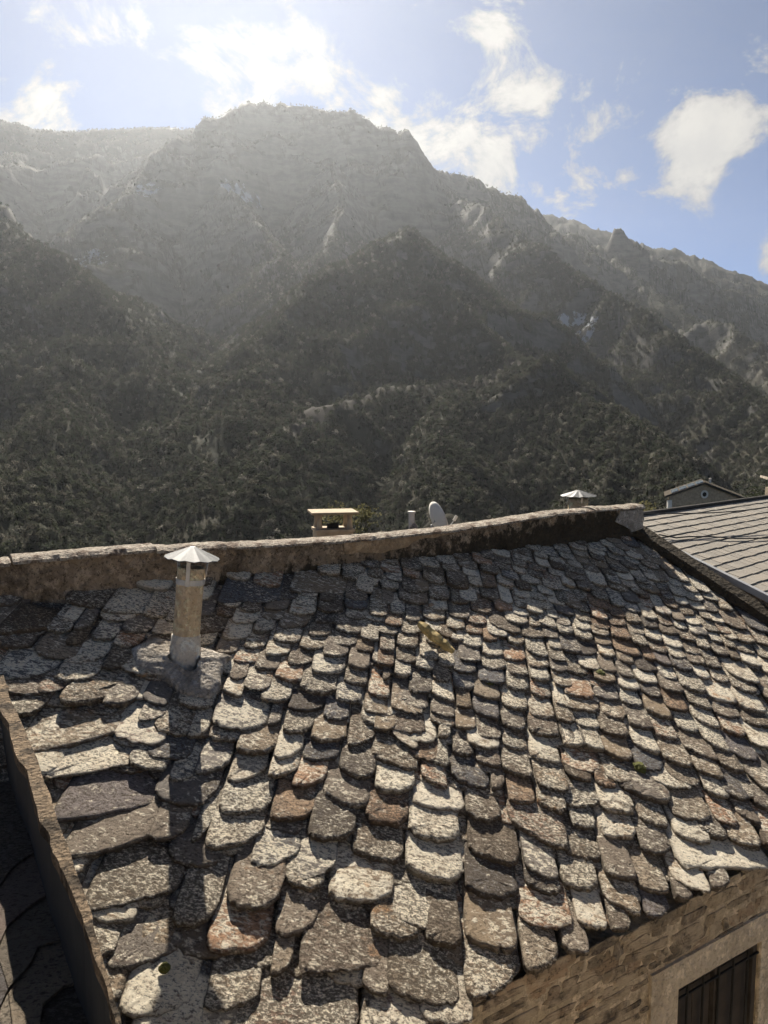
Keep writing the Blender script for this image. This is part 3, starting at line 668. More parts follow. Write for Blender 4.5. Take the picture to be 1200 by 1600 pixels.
def covered(s, t):
    for q in slates:
        if q['sl'] - .005 <= s <= q['sr'] + .005:
            w = q['sr'] - q['sl']; tm = max(q['tl'], q['tr'])
            if tm - max(.15, min(.75 * w, .23)) <= t <= tm + .25 * (q['tb'] - tm): return True
    return False

# where the photograph was too dark to read single slates, lay them in courses of the same size
corners = [stq(x, y) for x, y in ((-160, 960), (985, 846), (1300, 1050), (1300, 1330), (600, 1650), (-100, 1700))]
smin, smax = min(c_[0] for c_ in corners), max(c_[0] for c_ in corners); tmin, tmax = min(c_[1] for c_ in corners), max(c_[1] for c_ in corners)
def fill(e, aspect, keep):
    t = tmin; row = 0
    while t < tmax:
        s = smin + (row % 2) * e * .7
        while s < smax:
            w = rng.uniform(.85, 1.3) * e * aspect; sm = s + w / 2
            us, ut = to_st(sm, t)
            if .02 < ut < T_EAVE + .02 and S_LEFT < us < s_right(ut) - .03 and keep(us, ut) and not covered(sm, t - .02) and not covered(sm, t - .07):
                j = rng.uniform(-.015, .015)
                slates.append(dict(sl=s + .004, sr=s + w - .004, tl=t + j - .02, tr=t + j - .02 + rng.uniform(-.012, .012), sb=s + w * rng.uniform(.4, .6), tb=t + j + .018, traced=False))
            s += w
        t += e; row += 1
s_mid = st(520, 960)[0]
fill(.19, 1.5, lambda us, ut: us < s_mid or ut > .45 * T_EAVE)
fill(.13, 1.5, lambda us, ut: us >= s_mid - .3)

# hidden bedding course that closes the joints
t = tmin; row = 0
while t < tmax:
    s = smin + (row % 2) * .13
    while s < smax:
        w = rng.uniform(.2, .3); us, ut = to_st(s + w / 2, t)
        if .25 < ut < T_EAVE - .03 and S_LEFT < us < s_right(ut) - .12:
            slates.append(dict(sl=s, sr=s + w - .004, tl=t - .02, tr=t - .02 + rng.uniform(-.01, .01), sb=s + w * .5, tb=t + .01, traced=False, under=True))
        s += w
    t += .2; row += 1
SL = np.array([[q['sl'], q['sr'], max(q['tl'], q['tr'])] for q in slates if not q.get('under')])
ALPHA = .125; HT = .095

def top_smooth(me):
    e = np.zeros(len(me.vertices)); me.attributes['edge'].data.foreach_get('value', e)
    me.polygons.foreach_set('use_smooth', [max(e[v] for v in pl_.vertices) < .9 for pl_ in me.polygons])

def slate_geo(q, i):
    """vertices in (s, t, w) roof coordinates and faces"""
    r = random.Random(1000 + i)
    sl, sr, tl, tr_, sb, tb = q['sl'], q['sr'], q['tl'], q['tr'], q['sb'], q['tb']
    w_ = sr - sl; sl += .032 * w_; sr -= .032 * w_; w = sr - sl; tm = max(tl, tr_)
    ov = np.minimum(SL[:, 1], sr) - np.maximum(SL[:, 0], sl)
    up = (ov > .2 * w) & (SL[:, 2] < tm - .045)
    dn = (ov > .2 * w) & (SL[:, 2] > tm + .045)
    e_up = tm - np.max(SL[up, 2]) if up.any() else .25
    e_dn = np.min(SL[dn, 2]) - tm if dn.any() else .25
    e_up = min(e_up, .6); e_dn = min(e_dn, .4)
    if q.get('under'): e_up, e_dn = .22, .12
    L = e_up * 1.6 + .20
    th = min(max(.155 * e_dn + .008, .016), .046) * r.uniform(.85, 1.3)
    tail_n = 17
    pts = []
    hin = .06 * w
    sHL, sHR, tH = sl + r.uniform(0, hin), sr - r.uniform(0, hin), tm - L
    aB = (sb - sl) / w
    dep = max(tb - (tl + (tr_ - tl) * aB), .012)
    if w < .42:
        want = r.uniform(.26, .40) * min(w, .32)
        if want > dep: tl -= want - dep; tr_ -= want - dep; dep = want
    for k in range(3):
        a = k / 3; pts.append((sHL + (sl - sHL) * a + r.uniform(-.01, .01) * w, tH + (tl - tH) * a))
    p = r.uniform(1.8, 2.7) if w < .42 else 5.0
    for k in range(tail_n):
        a = k / (tail_n - 1)
        a = .5 - .5 * math.cos(math.pi * a) * (.6 + .4 * abs(math.cos(math.pi * a)))
        a = min(max(a, 0), 1)
        x = a / aB * .5 if a < aB else .5 + (a - aB) / (1 - aB) * .5
        sh = max(0, 1 - abs(2 * x - 1) ** p) ** (1 / p)
        jag = r.uniform(-1, 1) * .030 * min(w, .35) + (r.uniform(-.06, 0) * min(w, .3) if r.random() < .2 else 0)
        pts.append((sl + w * a + r.uniform(-.006, .006) * w, tl + (tr_ - tl) * a + dep * sh + jag))
    for k in range(3):
        a = 1 - (k + .3) / 3; pts.append((sHR + (sr - sHR) * a + r.uniform(-.01, .01) * w, tH + (tr_ - tH) * a))
    n = len(pts)
    cs, ct = sum(a for a, b in pts) / n, sum(b for a, b in pts) / n
    roll = r.uniform(-.04, .04); al = ALPHA * r.uniform(.9, 1.15); lift = r.uniform(-.008, .010) - (.034 if q.get('under') else 0)
    def surf(s_, t_): return HT + lift - al * (tm - t_) + roll * (s_ - cs)
    V, Fc = [], []
    rings = [(.50, .03, .07), (.78, .0, .07), (.935, -.06, .06), (1.0, -.28, .12), (r.uniform(.985, 1.012), -.7, .1), (.955, -1.0, .05)]
    for (k, dz, nz) in rings:
        for (a, b) in pts:
            jx = r.uniform(-1, 1) * .004 if dz < -.3 else 0
            x, y = cs + (a - cs) * k, ct + (b - ct) * k
            if k < 1 and dz <= -1.0: y = b - (1 - k) * .25 - .002; x = a + (cs - a) * .03
            V.append((x + jx, y + jx, surf(x, y) + th * dz + r.uniform(-1, 1) * nz * th))
    V.append((cs, ct, surf(cs, ct) + r.uniform(-.05, .1) * th))
    c = len(V) - 1
    for k in range(n): Fc.append((c, k, (k + 1) % n))
    for ri in range(len(rings) - 1):
        for k in range(n):
            Fc.append((ri * n + k, (ri + 1) * n + k, (ri + 1) * n + (k + 1) % n, ri * n + (k + 1) % n))
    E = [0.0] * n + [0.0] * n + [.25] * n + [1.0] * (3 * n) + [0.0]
    return V, Fc, (cs, ct), E

# deck below the slates (the part "roof"); the slates are its pieces
dk = MB()
tl_, tu_ = T_EAVE - .16, -.05
a, b, c_, d_ = RP(S_LEFT - .5, tu_, -.05), RP(s_right(tu_) + .12, tu_, -.05), RP(s_right(tl_) + .12, tl_, -.05), RP(S_LEFT - .5, tl_, -.05)
dk.hexa([p - W * .06 for p in (d_, c_, b, a)] + [d_, c_, b, a])
roof = dk.build('roof', M_DECK, house); fix_normals(roof)
roof['label'] = 'uneven grey and brown stone slates with pale lichen'

def tri_n(i):
    return i
# apparent size decides which slates are objects of their own
def px_size(q):
    p = RQ((q['sl'] + q['sr']) / 2, q['tb']) - Vector((0, 0, H0))
    return (q['sr'] - q['sl']) / p.y * (1.5 if q['traced'] else .8) * (.01 if q.get('under') else 1)
order = sorted(range(len(slates)), key=lambda i: -px_size(slates[i]))
big = set(order[:300])
stuff_v, stuff_f, stuff_r, stuff_e = [], [], [], []
for i, q in enumerate(slates):
    V, Fc, (cs, ct), E_ = slate_geo(q, i)
    rv = random.Random(500 + i).random()
    if i in big:
        me = bpy.data.meshes.new('slate')
        o0 = RQ(cs, ct, .04)
        M = Matrix.Translation(o0) @ QM
        me.from_pydata([((s_ - cs) * SGN, t_ - ct, w_ - .04) for (s_, t_, w_) in V], [], Fc)
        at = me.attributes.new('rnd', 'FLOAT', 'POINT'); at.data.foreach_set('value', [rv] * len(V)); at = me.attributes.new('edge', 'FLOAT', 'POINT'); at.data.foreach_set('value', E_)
        me.materials.append(M_SLATE)
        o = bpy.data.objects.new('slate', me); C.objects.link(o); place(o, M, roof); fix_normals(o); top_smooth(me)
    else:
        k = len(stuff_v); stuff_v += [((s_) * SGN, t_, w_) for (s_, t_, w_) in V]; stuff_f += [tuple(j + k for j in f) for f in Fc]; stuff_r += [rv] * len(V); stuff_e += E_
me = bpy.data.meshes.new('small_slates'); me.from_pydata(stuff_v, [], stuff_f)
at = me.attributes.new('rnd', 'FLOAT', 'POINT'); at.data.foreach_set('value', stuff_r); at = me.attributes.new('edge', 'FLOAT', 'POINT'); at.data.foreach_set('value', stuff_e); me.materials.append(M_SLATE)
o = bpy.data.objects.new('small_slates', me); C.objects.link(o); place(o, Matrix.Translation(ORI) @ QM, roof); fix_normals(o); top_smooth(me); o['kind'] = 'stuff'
print('slates', len(slates), 'traced', sum(q['traced'] for q in slates))

# ------------------------------------------------------------------ parapet along the ridge
def par_pt(x, y, d=0.0):
    """pixel on the vertical plane of the parapet face (d metres behind it)"""
    r = ray(x, y); k = (D0 - d) / NH.dot(r); p = r * k; return Vector((p.x, p.y, p.z + H0))

TOP = [(-160, 893), (0, 882), (240, 861), (270, 862), (350, 856), (430, 852), (520, 847), (600, 840), (700, 830), (750, 823), (800, 815), (870, 804), (922, 799), (980, 796), (1004, 794)]
tops = [par_pt(x, y) for x, y in TOP]
ss = [(p - ORI).dot(S) for p in tops]; zs = [p.z for p in tops]
S_PE = ss[-1]
PT = .24                                          # thickness
b = MB(); nrow, dense = 20, 520
sv = np.linspace(ss[0], S_PE, dense)
zt_ = np.interp(sv, ss, zs)
zb = ORI.z - .12
rows = []
for k in range(nrow + 1):
    a = k / nrow
    z = zb + (zt_ - zb) * a
    bul = .022 * (fbm(sv * 6, np.full(dense, a * 3.0), 4, 51) - .5) * 2 + .03 * (1 - a) ** 2 + .030 * (fbm(sv * 22, np.full(dense, a * 9.0), 3, 52) - .5)
    rows.append([ORI + S * s_ + NH * float(u_) + Vector((0, 0, float(z_) - ORI.z)) for s_, u_, z_ in zip(sv, bul, z)])
rows.append([ORI + S * s_ + NH * (-PT) + Vector((0, 0, float(z_) - ORI.z)) for s_, z_ in zip(sv, zt_)])
rows.append([ORI + S * s_ + NH * (-PT) + Vector((0, 0, -.9)) for s_ in sv])
vs = [p for r_ in rows for p in r_]
fs = [(i * dense + k, i * dense + k + 1, (i + 1) * dense + k + 1, (i + 1) * dense + k) for i in range(len(rows) - 1) for k in range(dense - 1)]
fs.append(tuple(i * dense + dense - 1 for i in range(len(rows)))); fs.append(tuple(i * dense for i in reversed(range(len(rows)))))
b.add(vs, fs)
mo_ = []
for k in range(len(rows)):
    a = k / nrow
    for s_ in sv:
        u_ = (s_ - ss[0]) / (S_PE - ss[0]); mo_.append(float(np.clip(.15 + 1.05 * u_ + (.35 - .75 * a) * (.4 + u_), 0, 1.1)))
parapet = b.build('parapet', M_PARAPET, house, rnd=mo_); fix_normals(parapet)
parapet['label'] = 'low rendered ridge wall with black moss stains'

# coping pieces: flattened half-round tiles bedded in mortar
CUT = [(-160, 15), (15, 242), (242, 352), (352, 560), (560, 735), (735, 868), (868, 925), (925, 1007)]
def coping(x0, x1, k):
    f = lambda x: float(np.interp(x, [t_[0] for t_ in TOP], ss))
    s0, s1 = f(x0), f(x1) if x1 < 1004 else S_PE + .015
    n_ = 60; sec = 9; r = random.Random(70 + k); vs, fs = [], []
    thick = .024 + .012 * (k in (1, 2)) + .006 * (k == 7)
    for i in range(n_ + 1):
        s_ = s0 + (s1 - s0) * i / n_ + (.014 if i == 0 else 0)
        zc = float(np.interp(s_, ss, zs)) + (.008 if k in (1, 7) else 0)
        for j in range(sec):
            a = j / (sec - 1); off = .035 - a * (PT + .07); hh = thick * math.sin(math.pi * a) ** .45 + .006
            wob = .012 * (vnoise(np.array([s_ * 9 + k * 7.]), np.array([a * 4.]), 8)[0] - .5) + .010 * (vnoise(np.array([s_ * 38.]), np.array([a * 9.]), 9)[0] - .5)
            vs.append(ORI + S * s_ + NH * (off + wob) + Vector((0, 0, zc + hh + wob - ORI.z)))
        vs.append(ORI + S * s_ + NH * (.035 - (PT + .07)) + Vector((0, 0, zc - .012 - ORI.z)))
        vs.append(ORI + S * s_ + NH * .035 + Vector((0, 0, zc - .014 - ORI.z + .006 * (vnoise(np.array([s_ * 25.]), np.array([3.]), 4)[0] - .5))))
    m_ = sec + 2
    for i in range(n_):
        for j in range(m_):
            fs.append((i * m_ + j, i * m_ + (j + 1) % m_, (i + 1) * m_ + (j + 1) % m_, (i + 1) * m_ + j))
    fs.append(tuple(range(m_))); fs.append(tuple(n_ * m_ + j for j in reversed(range(m_))))
    mb = MB(); mb.add(vs, fs); o = mb.build('coping_tile', M_COPING, parapet); fix_normals(o)
for k, (x0, x1) in enumerate(CUT): coping(x0, x1, k)

# smooth ochre plaster left on the middle of the wall, pale cement on its end
def patch(name, poly, m_, off, seed):
    c = par_pt(*np.mean(np.array(poly), 0)); n_ = len(poly)
    fine = []
    for i in range(n_):
        a, b_ = poly[i], poly[(i + 1) % n_]
        seg = max(2, int(math.hypot(a[0] - b_[0], a[1] - b_[1]) / 7))
        for k in range(seg):
            t_ = k / seg; fine.append((a[0] + (b_[0] - a[0]) * t_ + random.Random(seed + i * 31 + k).uniform(-2, 2), a[1] + (b_[1] - a[1]) * t_ + random.Random(seed + i * 17 + k).uniform(-1.6, 1.6)))
    vs = [par_pt(x, y) + NH * (off + .004) for x, y in fine] + [par_pt(x, y) + NH * .0 for x, y in fine]
    n_ = len(fine); mb = MB()
    mb.add(vs, [tuple(range(n_))] + [(i, n_ + i, n_ + (i + 1) % n_, (i + 1) % n_) for i in range(n_)])
    o = mb.build(name, m_, parapet); fix_normals(o); return o
patch('plaster_patch', [(536, 846), (600, 840), (690, 831), (735, 825), (700, 836), (655, 842), (636, 853), (618, 858), (600, 864), (560, 862), (538, 866)], M_PARAPET_PLASTER, .02, 3)
patch('cement_end', [(968, 799), (1003, 796), (1004, 826), (985, 832), (976, 822), (962, 815)], M_COLLAR, .022, 9)

# rear slope of the roof beyond the parapet
NB = -NH
rb = MB(); z_r = ORI + NH * (-PT - .0) + Vector((0, 0, -.15))
p0, p1 = z_r + S * (ss[0]), z_r + S * (S_PE)
p2, p3 = p1 + NB * 3.6 + Vector((0, 0, -1.9)), p0 + NB * 3.6 + Vector((0, 0, -1.9))
rb.hexa([p + Vector((0, 0, -.15)) for p in (p0, p1, p2, p3)] + [p0, p1, p2, p3])
ro = rb.build('rear_slope', M_DECK, house); fix_normals(ro)

# body of the house under the roof, set back below the eave, with the window opening
WALL_D = D0 + T_EAVE * math.sqrt(1 - T.z ** 2) - .05           # NH-coordinate of the wall face
EZ = RP(0, T_EAVE).z
def wall_pt(x, y, d=0.0):
    r = ray(x, y); k = (WALL_D - d) / NH.dot(r); p = r * k; return Vector((p.x, p.y, p.z + H0))
def wsz(x, y):
    p = wall_pt(x, y) - ORI; return p.dot(S), wall_pt(x, y).z
def WP(s_, z, d=0.0):
    return Vector((0, 0, z)) + S * (s_ + ORI.dot(S)) + NH * (WALL_D + d)
w_s0, w_z1 = wsz(1056, 1541); w_s1, _ = wsz(1186, 1469)
w_z1 = (w_z1 + wsz(1186, 1469)[1]) / 2; w_z0 = w_z1 - .95
WL, WR, WB = st(250, 1500)[0] - 1.0, s_right(T_EAVE) + .3, -2.0
wm = MB()
def wbox(mb, s0, s1, z0, z1, d0, d1):
    mb.hexa([WP(s0, z0, d1), WP(s1, z0, d1), WP(s1, z0, d0), WP(s0, z0, d0), WP(s0, z1, d1), WP(s1, z1, d1), WP(s1, z1, d0), WP(s0, z1, d0)])
ZC = EZ - .03
wbox(wm, WL, w_s0, WB, ZC, -.4, 0); wbox(wm, w_s1, WR, WB, ZC, -.4, 0)
wbox(wm, w_s0, w_s1, w_z1, ZC, -.4, 0); wbox(wm, w_s0, w_s1, WB, w_z0, -.4, 0)
wall = wm.build('wall', M_WALLMORTAR, house); fix_normals(wall)
wall['label'] = 'brown rubble stone wall smeared with lime mortar'
# side and back walls down to the ground, plain, under the roof
bw = MB()
dB = -(WALL_D - D0) - 3.4
wbox(bw, WL, WL + .3, WB, EZ - .2, dB, -.4)
wbox(bw, WL, s_right(0) - .1, WB, EZ - .35, dB, dB + .3)
o = bw.build('back_wall', M_WALLMORTAR, house); fix_normals(o)

# plaster margin round the window, then the stones of the wall
ps0, pz1 = wsz(1012, 1600)[0], w_z1 + .20
pl = MB()
wbox(pl, ps0, w_s0, w_z0 - .2, pz1, 0.001, .022); wbox(pl, w_s1, w_s1 + .7, w_z0 - .2, pz1, 0.001, .022)
wbox(pl, w_s0, w_s1, w_z1, pz1, 0.001, .022); wbox(pl, w_s0, w_s1, w_z0 - .2, w_z0, 0.001, .022)
o = pl.build('window_surround', M_PLASTER, wall); fix_normals(o)

def wall_stone(s0, s1, z0, z1, i):
    r = random.Random(3000 + i); n_ = 14; pts = []
    cs, cz, hw, hh = (s0 + s1) / 2, (z0 + z1) / 2, (s1 - s0) / 2, (z1 - z0) / 2
    sk = r.uniform(-.5, .5)
    for k in range(n_):
        a = 2 * math.pi * (k + .5) / n_; ca, sa = math.cos(a), math.sin(a)
        sx = math.copysign(abs(ca) ** .42, ca); sy = math.copysign(abs(sa) ** .42, sa)
        pts.append((cs + hw * sx * r.uniform(.86, 1.10) + sk * hh * sy, cz + hh * sy * r.uniform(.72, 1.15)))
    pr = r.uniform(.002, .009); tx_, tz_ = r.uniform(-.05, .05), r.uniform(-.10, .10)
    vs = []
    for (k, d) in ((.55, pr), (.93, pr * .85), (1.0, -.004)):
        for (a, b_) in pts:
            x, y = cs + (a - cs) * k, cz + (b_ - cz) * k
            vs.append(WP(x, y, d + (r.uniform(-.003, .003) + tx_ * (x - cs) * .3 + tz_ * (y - cz)) * (d > 0)))
    vs.append(WP(cs, cz, pr)); c = len(vs) - 1
    fs = [(c, k, (k + 1) % n_) for k in range(n_)] + [(q_ * n_ + k, (q_ + 1) * n_ + k, (q_ + 1) * n_ + (k + 1) % n_, q_ * n_ + (k + 1) % n_) for q_ in range(2) for k in range(n_)]
    mb = MB(); mb.add(vs, fs); o = mb.build('stone', M_STONE, wall, rnd=r.random()); fix_normals(o)
z = EZ + .02; i = 0
vis = lambda p: (lambda q: -40 < q[0] < 1260 and q[1] < 1680)((600 + F * p.x / max(p.y, .1), 690 - F * (p.z - H0) / max(p.y, .1)))
while z > ZC - 1.35:
    hgt = rng.uniform(.035, .11); s_ = st(560, 1600)[0] - .4 + rng.uniform(-.2, 0)
    while s_ < s_d + 1.1:
        w_ = rng.choice((.09, .14, .2, .28, .4)) * rng.uniform(.8, 1.25); c = WP(s_ + w_ / 2, z - hgt / 2)
        if vis(c) and not (s_ + w_ > ps0 + .02 and z - hgt < pz1 - .01):
            dz = .04 * math.sin(s_ * 1.7 + z * 5) + rng.uniform(-.018, .018); k_ = rng.choice((.7, .9, 1.0, 1.15, 1.5)); wall_stone(s_ + .004, s_ + w_ - .004, z - hgt * k_ + .003 + dz, z - .003 + dz, i); i += 1
        s_ += w_
    z -= hgt
print('wall stones', i)

# window: frame, shutters behind the bars, iron grille
win = MB()
fw = .05
for (s0, s1, z0, z1) in ((w_s0, w_s0 + fw, w_z0, w_z1), (w_s1 - fw, w_s1, w_z0, w_z1), (w_s0 + fw, w_s1 - fw, w_z1 - fw, w_z1), (w_s0 + fw, w_s1 - fw, w_z0, w_z0 + fw), ((w_s0 + w_s1) / 2 - .03, (w_s0 + w_s1) / 2 + .03, w_z0 + fw, w_z1 - fw)):
    wbox(win, s0 + .001, s1 - .001, z0 + .001, z1 - .001, -.07, -.012)
window = win.build('window', M_WOOD, house); fix_normals(window)
mid = (w_s0 + w_s1) / 2
for (s0, s1) in ((w_s0 + fw, mid - .03), (mid + .03, w_s1 - fw)):
    gp = MB(); wbox(gp, s0, s1, w_z0 + fw, w_z1 - fw, -.065, -.06); o = gp.build('pane', M_GLASS, window); fix_normals(o)
    for k in range(2):
        bp = MB(); a = s0 + (s1 - s0) * k / 2; wbox(bp, a + .004, a + (s1 - s0) / 2 - .004, w_z0 + fw, w_z1 - fw - .05, -.058, -.045); o = bp.build('shutter_board', M_SHUTTER, window); fix_normals(o)
for k in range(5):
    bb = MB(); s_ = w_s0 + (w_s1 - w_s0) * (k + .75) / 5.5; bb.tube([WP(s_, w_z0, -.002), WP(s_, w_z1, -.002)], .010, 8); o = bb.build('bar', M_IRON, window, smooth=True)
for zz in (w_z1 - .10, w_z0 + .12):
    bb = MB(); wbox(bb, w_s0, w_s1, zz - .006, zz + .006, -.008, .006); o = bb.build('bar', M_IRON, window); fix_normals(o)

# ------------------------------------------------------------------ the flue through the roof
fb = on_roof(287, 1043, .03); ftop = at_y(299, 886, fb.y + .02)
fx = (ftop - fb).normalized(); FR = .098
chim = empty('chimney_flue', fb, parent=house); chim['label'] = 'rust stained round flue pipe with a fluted metal rain cap'
Q = Vector((0, 0, 1)).rotation_difference(fx).to_matrix()
FL = (ftop - fb).length
pm_ = MB(); pm_.lathe(fb, [(FR, .25), (FR, FL - .02), (FR * .98, FL), (FR * .86, FL), (FR * .86, FL - .25)], 32, Q); o = pm_.build('pipe', M_PIPE, chim, smooth=False); fix_normals(o)
o.data.polygons.foreach_set('use_smooth', [True] * len(o.data.polygons))
pl_ = MB(); pl_.lathe(fb, [(FR * 1.34, -.12), (FR * 1.26, .04), (FR * 1.16, .14), (FR * 1.10, .19), (FR * 1.06, .248), (FR * .98, .256)], 32, Q); o = pl_.build('cement_coat', M_PIPE_LOW, chim, smooth=True); fix_normals(o)
bd = MB(); bd.lathe(fb, [(FR * 1.02, FL - .125), (FR * 1.05, FL - .125), (FR * 1.05, FL - .085), (FR * 1.02, FL - .085)], 32, Q); o = bd.build('band', M_STEEL, chim, smooth=False); fix_normals(o)
def rain_cap(parent, c, Q, rad, hgt, mat_, legs_z, legr):
    n_ = 24; vs, fs = [], []
    prof = [(0.0, hgt), (.10, hgt * .96), (1.0, 0.0)]
    for j, (rr, zz) in enumerate(prof[1:]):
        for k in range(n_):
            a = 2 * math.pi * (k + (.22 if k % 2 else 0)) / n_; fl = (.02 if k % 2 == 0 else -.02) * rad * rr
            vs.append(c + Q @ Vector((rad * rr * math.cos(a), rad * rr * math.sin(a), zz + fl)))
    vs.append(c + Q @ Vector((0, 0, hgt)))
    ap = len(vs) - 1
    for k in range(n_): fs.append((ap, k, (k + 1) % n_)); fs.append((k, n_ + k, n_ + (k + 1) % n_, (k + 1) % n_))
    o_ = len(vs)
    vs += [v - Q @ Vector((0, 0, .006)) for v in vs]
    fs += [tuple(reversed([i_ + o_ for i_ in f])) for f in fs]
    fs += [(n_ + k, o_ + n_ + k, o_ + n_ + (k + 1) % n_, n_ + (k + 1) % n_) for k in range(n_)]
    mb = MB(); mb.add(vs, fs); o = mb.build('rain_cap', mat_, parent)
    for k in range(3):
        a = 2 * math.pi * k / 3 - 1.5; lg = MB()
        d_ = Vector((math.cos(a), math.sin(a), 0)); tdir = Vector((-math.sin(a), math.cos(a), 0))
        q0, q1 = d_ * legr + Vector((0, 0, legs_z)), d_ * (legr * 1.25) + Vector((0, 0, hgt * .35))
        lg.hexa([c + Q @ p for p in (q0 - tdir * .014, q0 + tdir * .014, q0 + tdir * .014 + d_ * .005, q0 - tdir * .014 + d_ * .005, q1 - tdir * .014, q1 + tdir * .014, q1 + tdir * .014 + d_ * .005, q1 - tdir * .014 + d_ * .005)])
        o2 = lg.build('strap', M_STEEL, parent); fix_normals(o2)
    return o
capc = fb + fx * (FL + .07)
rain_cap(chim, capc, Q, .20, .085, M_GALV, -.20, FR * 1.05)
# cement collar spread over the slates round the foot
poly = [(205, 1015), (240, 998), (268, 1002), (300, 1010), (330, 1018), (362, 1028), (352, 1040), (345, 1060), (346, 1075), (330, 1090), (305, 1092), (285, 1085), (262, 1062), (235, 1052), (212, 1038)]
pp = [st(x, y, .09) for x, y in poly]; cs, ct = st(287, 1044, .09)
vs, fs = [], []; nP = 60; pa = np.array(pp + pp[:1]); tt = np.linspace(0, len(pp), nP, endpoint=False)
ring = np.stack([np.interp(tt, np.arange(len(pp) + 1), pa[:, 0]), np.interp(tt, np.arange(len(pp) + 1), pa[:, 1])], 1)
levels = [(1.0, .05), (.99, .105), (.93, .122), (.8, .130), (.62, .134), (.45, .142), (.33, .16)]
for li, (k, hh) in enumerate(levels):
    for j, (a, b_) in enumerate(ring):
        rr = random.Random(li * 100 + j); nzv = .007 * (vnoise(np.array([a * 16.]), np.array([b_ * 16.]), 61)[0] - .5) * (li > 0)
        vs.append(RP(cs + (a - cs) * k, ct + (b_ - ct) * k, hh - ALPHA * 0 + nzv + rr.uniform(-.002, .002)))
for li in range(len(levels) - 1):
    for j in range(nP): fs.append((li * nP + j, li * nP + (j + 1) % nP, (li + 1) * nP + (j + 1) % nP, (li + 1) * nP + j))
mb = MB(); mb.add(vs, fs); o = mb.build('cement_collar', M_COLLAR, chim, smooth=True); fix_normals(o)
# ------------------------------------------------------------------ neighbour on the right: regular slates, rendered side wall, zinc verge
TH2 = math.atan2(1155.0, 1820 - 600)                         # its rows point to a different vanishing point
S2 = Vector((math.cos(TH2), math.sin(TH2), 0)); N2 = Vector((math.sin(TH2), -math.cos(TH2), 0))
M2 = .32
T2 = Vector((N2.x, N2.y, -M2)).normalized(); W2 = S2.cross(T2).normalized()
if W2.z < 0: W2 = -W2
O2 = at_y(1010, 838, 9.6)                                     # top of the verge, just above our roof corner
def on2(x, y):
    r = ray(x, y); c0 = Vector((0, 0, H0)); k = (O2 - c0).dot(W2) / r.dot(W2); return c0 + r * k
def st2(x, y):
    d = on2(x, y) - O2; return d.dot(S2), d.dot(T2)
def P2(s_, t_, w_=0.0): return O2 + S2 * s_ + T2 * t_ + W2 * w_
va, vb = st2(1010, 838), st2(1200, 934)
tr0 = (st2(1012, 806)[1] + st2(1130, 786)[1]) / 2             # ridge
tl0 = vb[1] + .9
sv0 = lambda t_: va[0] + (vb[0] - va[0]) * (t_ - va[1]) / (vb[1] - va[1])
nb = empty('slate_house', O2 + Vector((0, 0, -9)) + S2 * 3 - N2 * 1, 'neighbouring house with a low-pitched roof of regular grey slates and a tan side wall', 'house')
SE = sv0(tr0) + 6.2
b = MB(); q_ = [P2(sv0(tl0) + .01, tl0, -.03), P2(SE, tl0, -.03), P2(SE, tr0, -.03), P2(sv0(tr0) + .01, tr0, -.03)]
b.hexa([p - W2 * .1 for p in q_] + q_); nroof = b.build('roof', M_DECK, nb); fix_normals(nroof)
nroof['label'] = 'even rows of flat grey slates'
nrow2 = 19; t_ = tr0; k = 0
row_h = (tl0 - tr0) / nrow2; cw = .185
n_s = 0
while t_ < tl0 - .01:
    t1 = t_ + row_h; sag = .012 * math.sin(k * 1.7)
    s_ = sv0(t_ + row_h) + .015 - (cw / 2 if k % 2 else 0)
    while s_ < SE - .1:
        s0 = max(s_, sv0(t1) + .012); s1 = s_ + cw - .006
        c = P2((s0 + s1) / 2, t1); rel = c - Vector((0, 0, H0)); px = 600 + F * rel.x / rel.y
        if s1 - s0 > .04 and px < 1300:
            r = random.Random(9000 + n_s); lo, hi = .010 + r.uniform(0, .004), -.004
            w0 = (t_ - row_h * .35)
            j = r.uniform(-.008, .008)
            top = [P2(s0, t1 + j, lo), P2(s1, t1 + j + r.uniform(-.006, .006), lo + r.uniform(-.003, .004)), P2(s1 - .002, w0, hi), P2(s0 + .002, w0, hi)]
            mb = MB(); mb.hexa([p - W2 * .009 for p in top] + top); o = mb.build('slate', M_GRIDSLATE, nroof, rnd=r.random()); fix_normals(o); n_s += 1
        s_ += cw
    t_ = t1; k += 1
print('neighbour slates', n_s)
# ridge roll and zinc verge
b = MB(); b.tube([P2(sv0(tr0) - .02 + (SE - sv0(tr0)) * i / 8, tr0 - .02, .015) for i in range(9)], .035, 8); o = b.build('ridge_roll', M_DECK, nb)
b = MB(); pa, pb = P2(sv0(va[1] + .35), va[1] + .35, .035), P2(sv0(tl0), tl0, .035)
for (u0, u1, h0, h1) in ((-.05, .02, -.004, .0), (-.055, -.045, -.07, .0)):
    b.hexa([p + S2 * u + W2 * h for h in (h0, h1 + .004) for p, u in ((pa, u0), (pb, u0), (pb, u1), (pa, u1))])
o = b.build('verge_flashing', M_ZINC, nb); fix_normals(o)
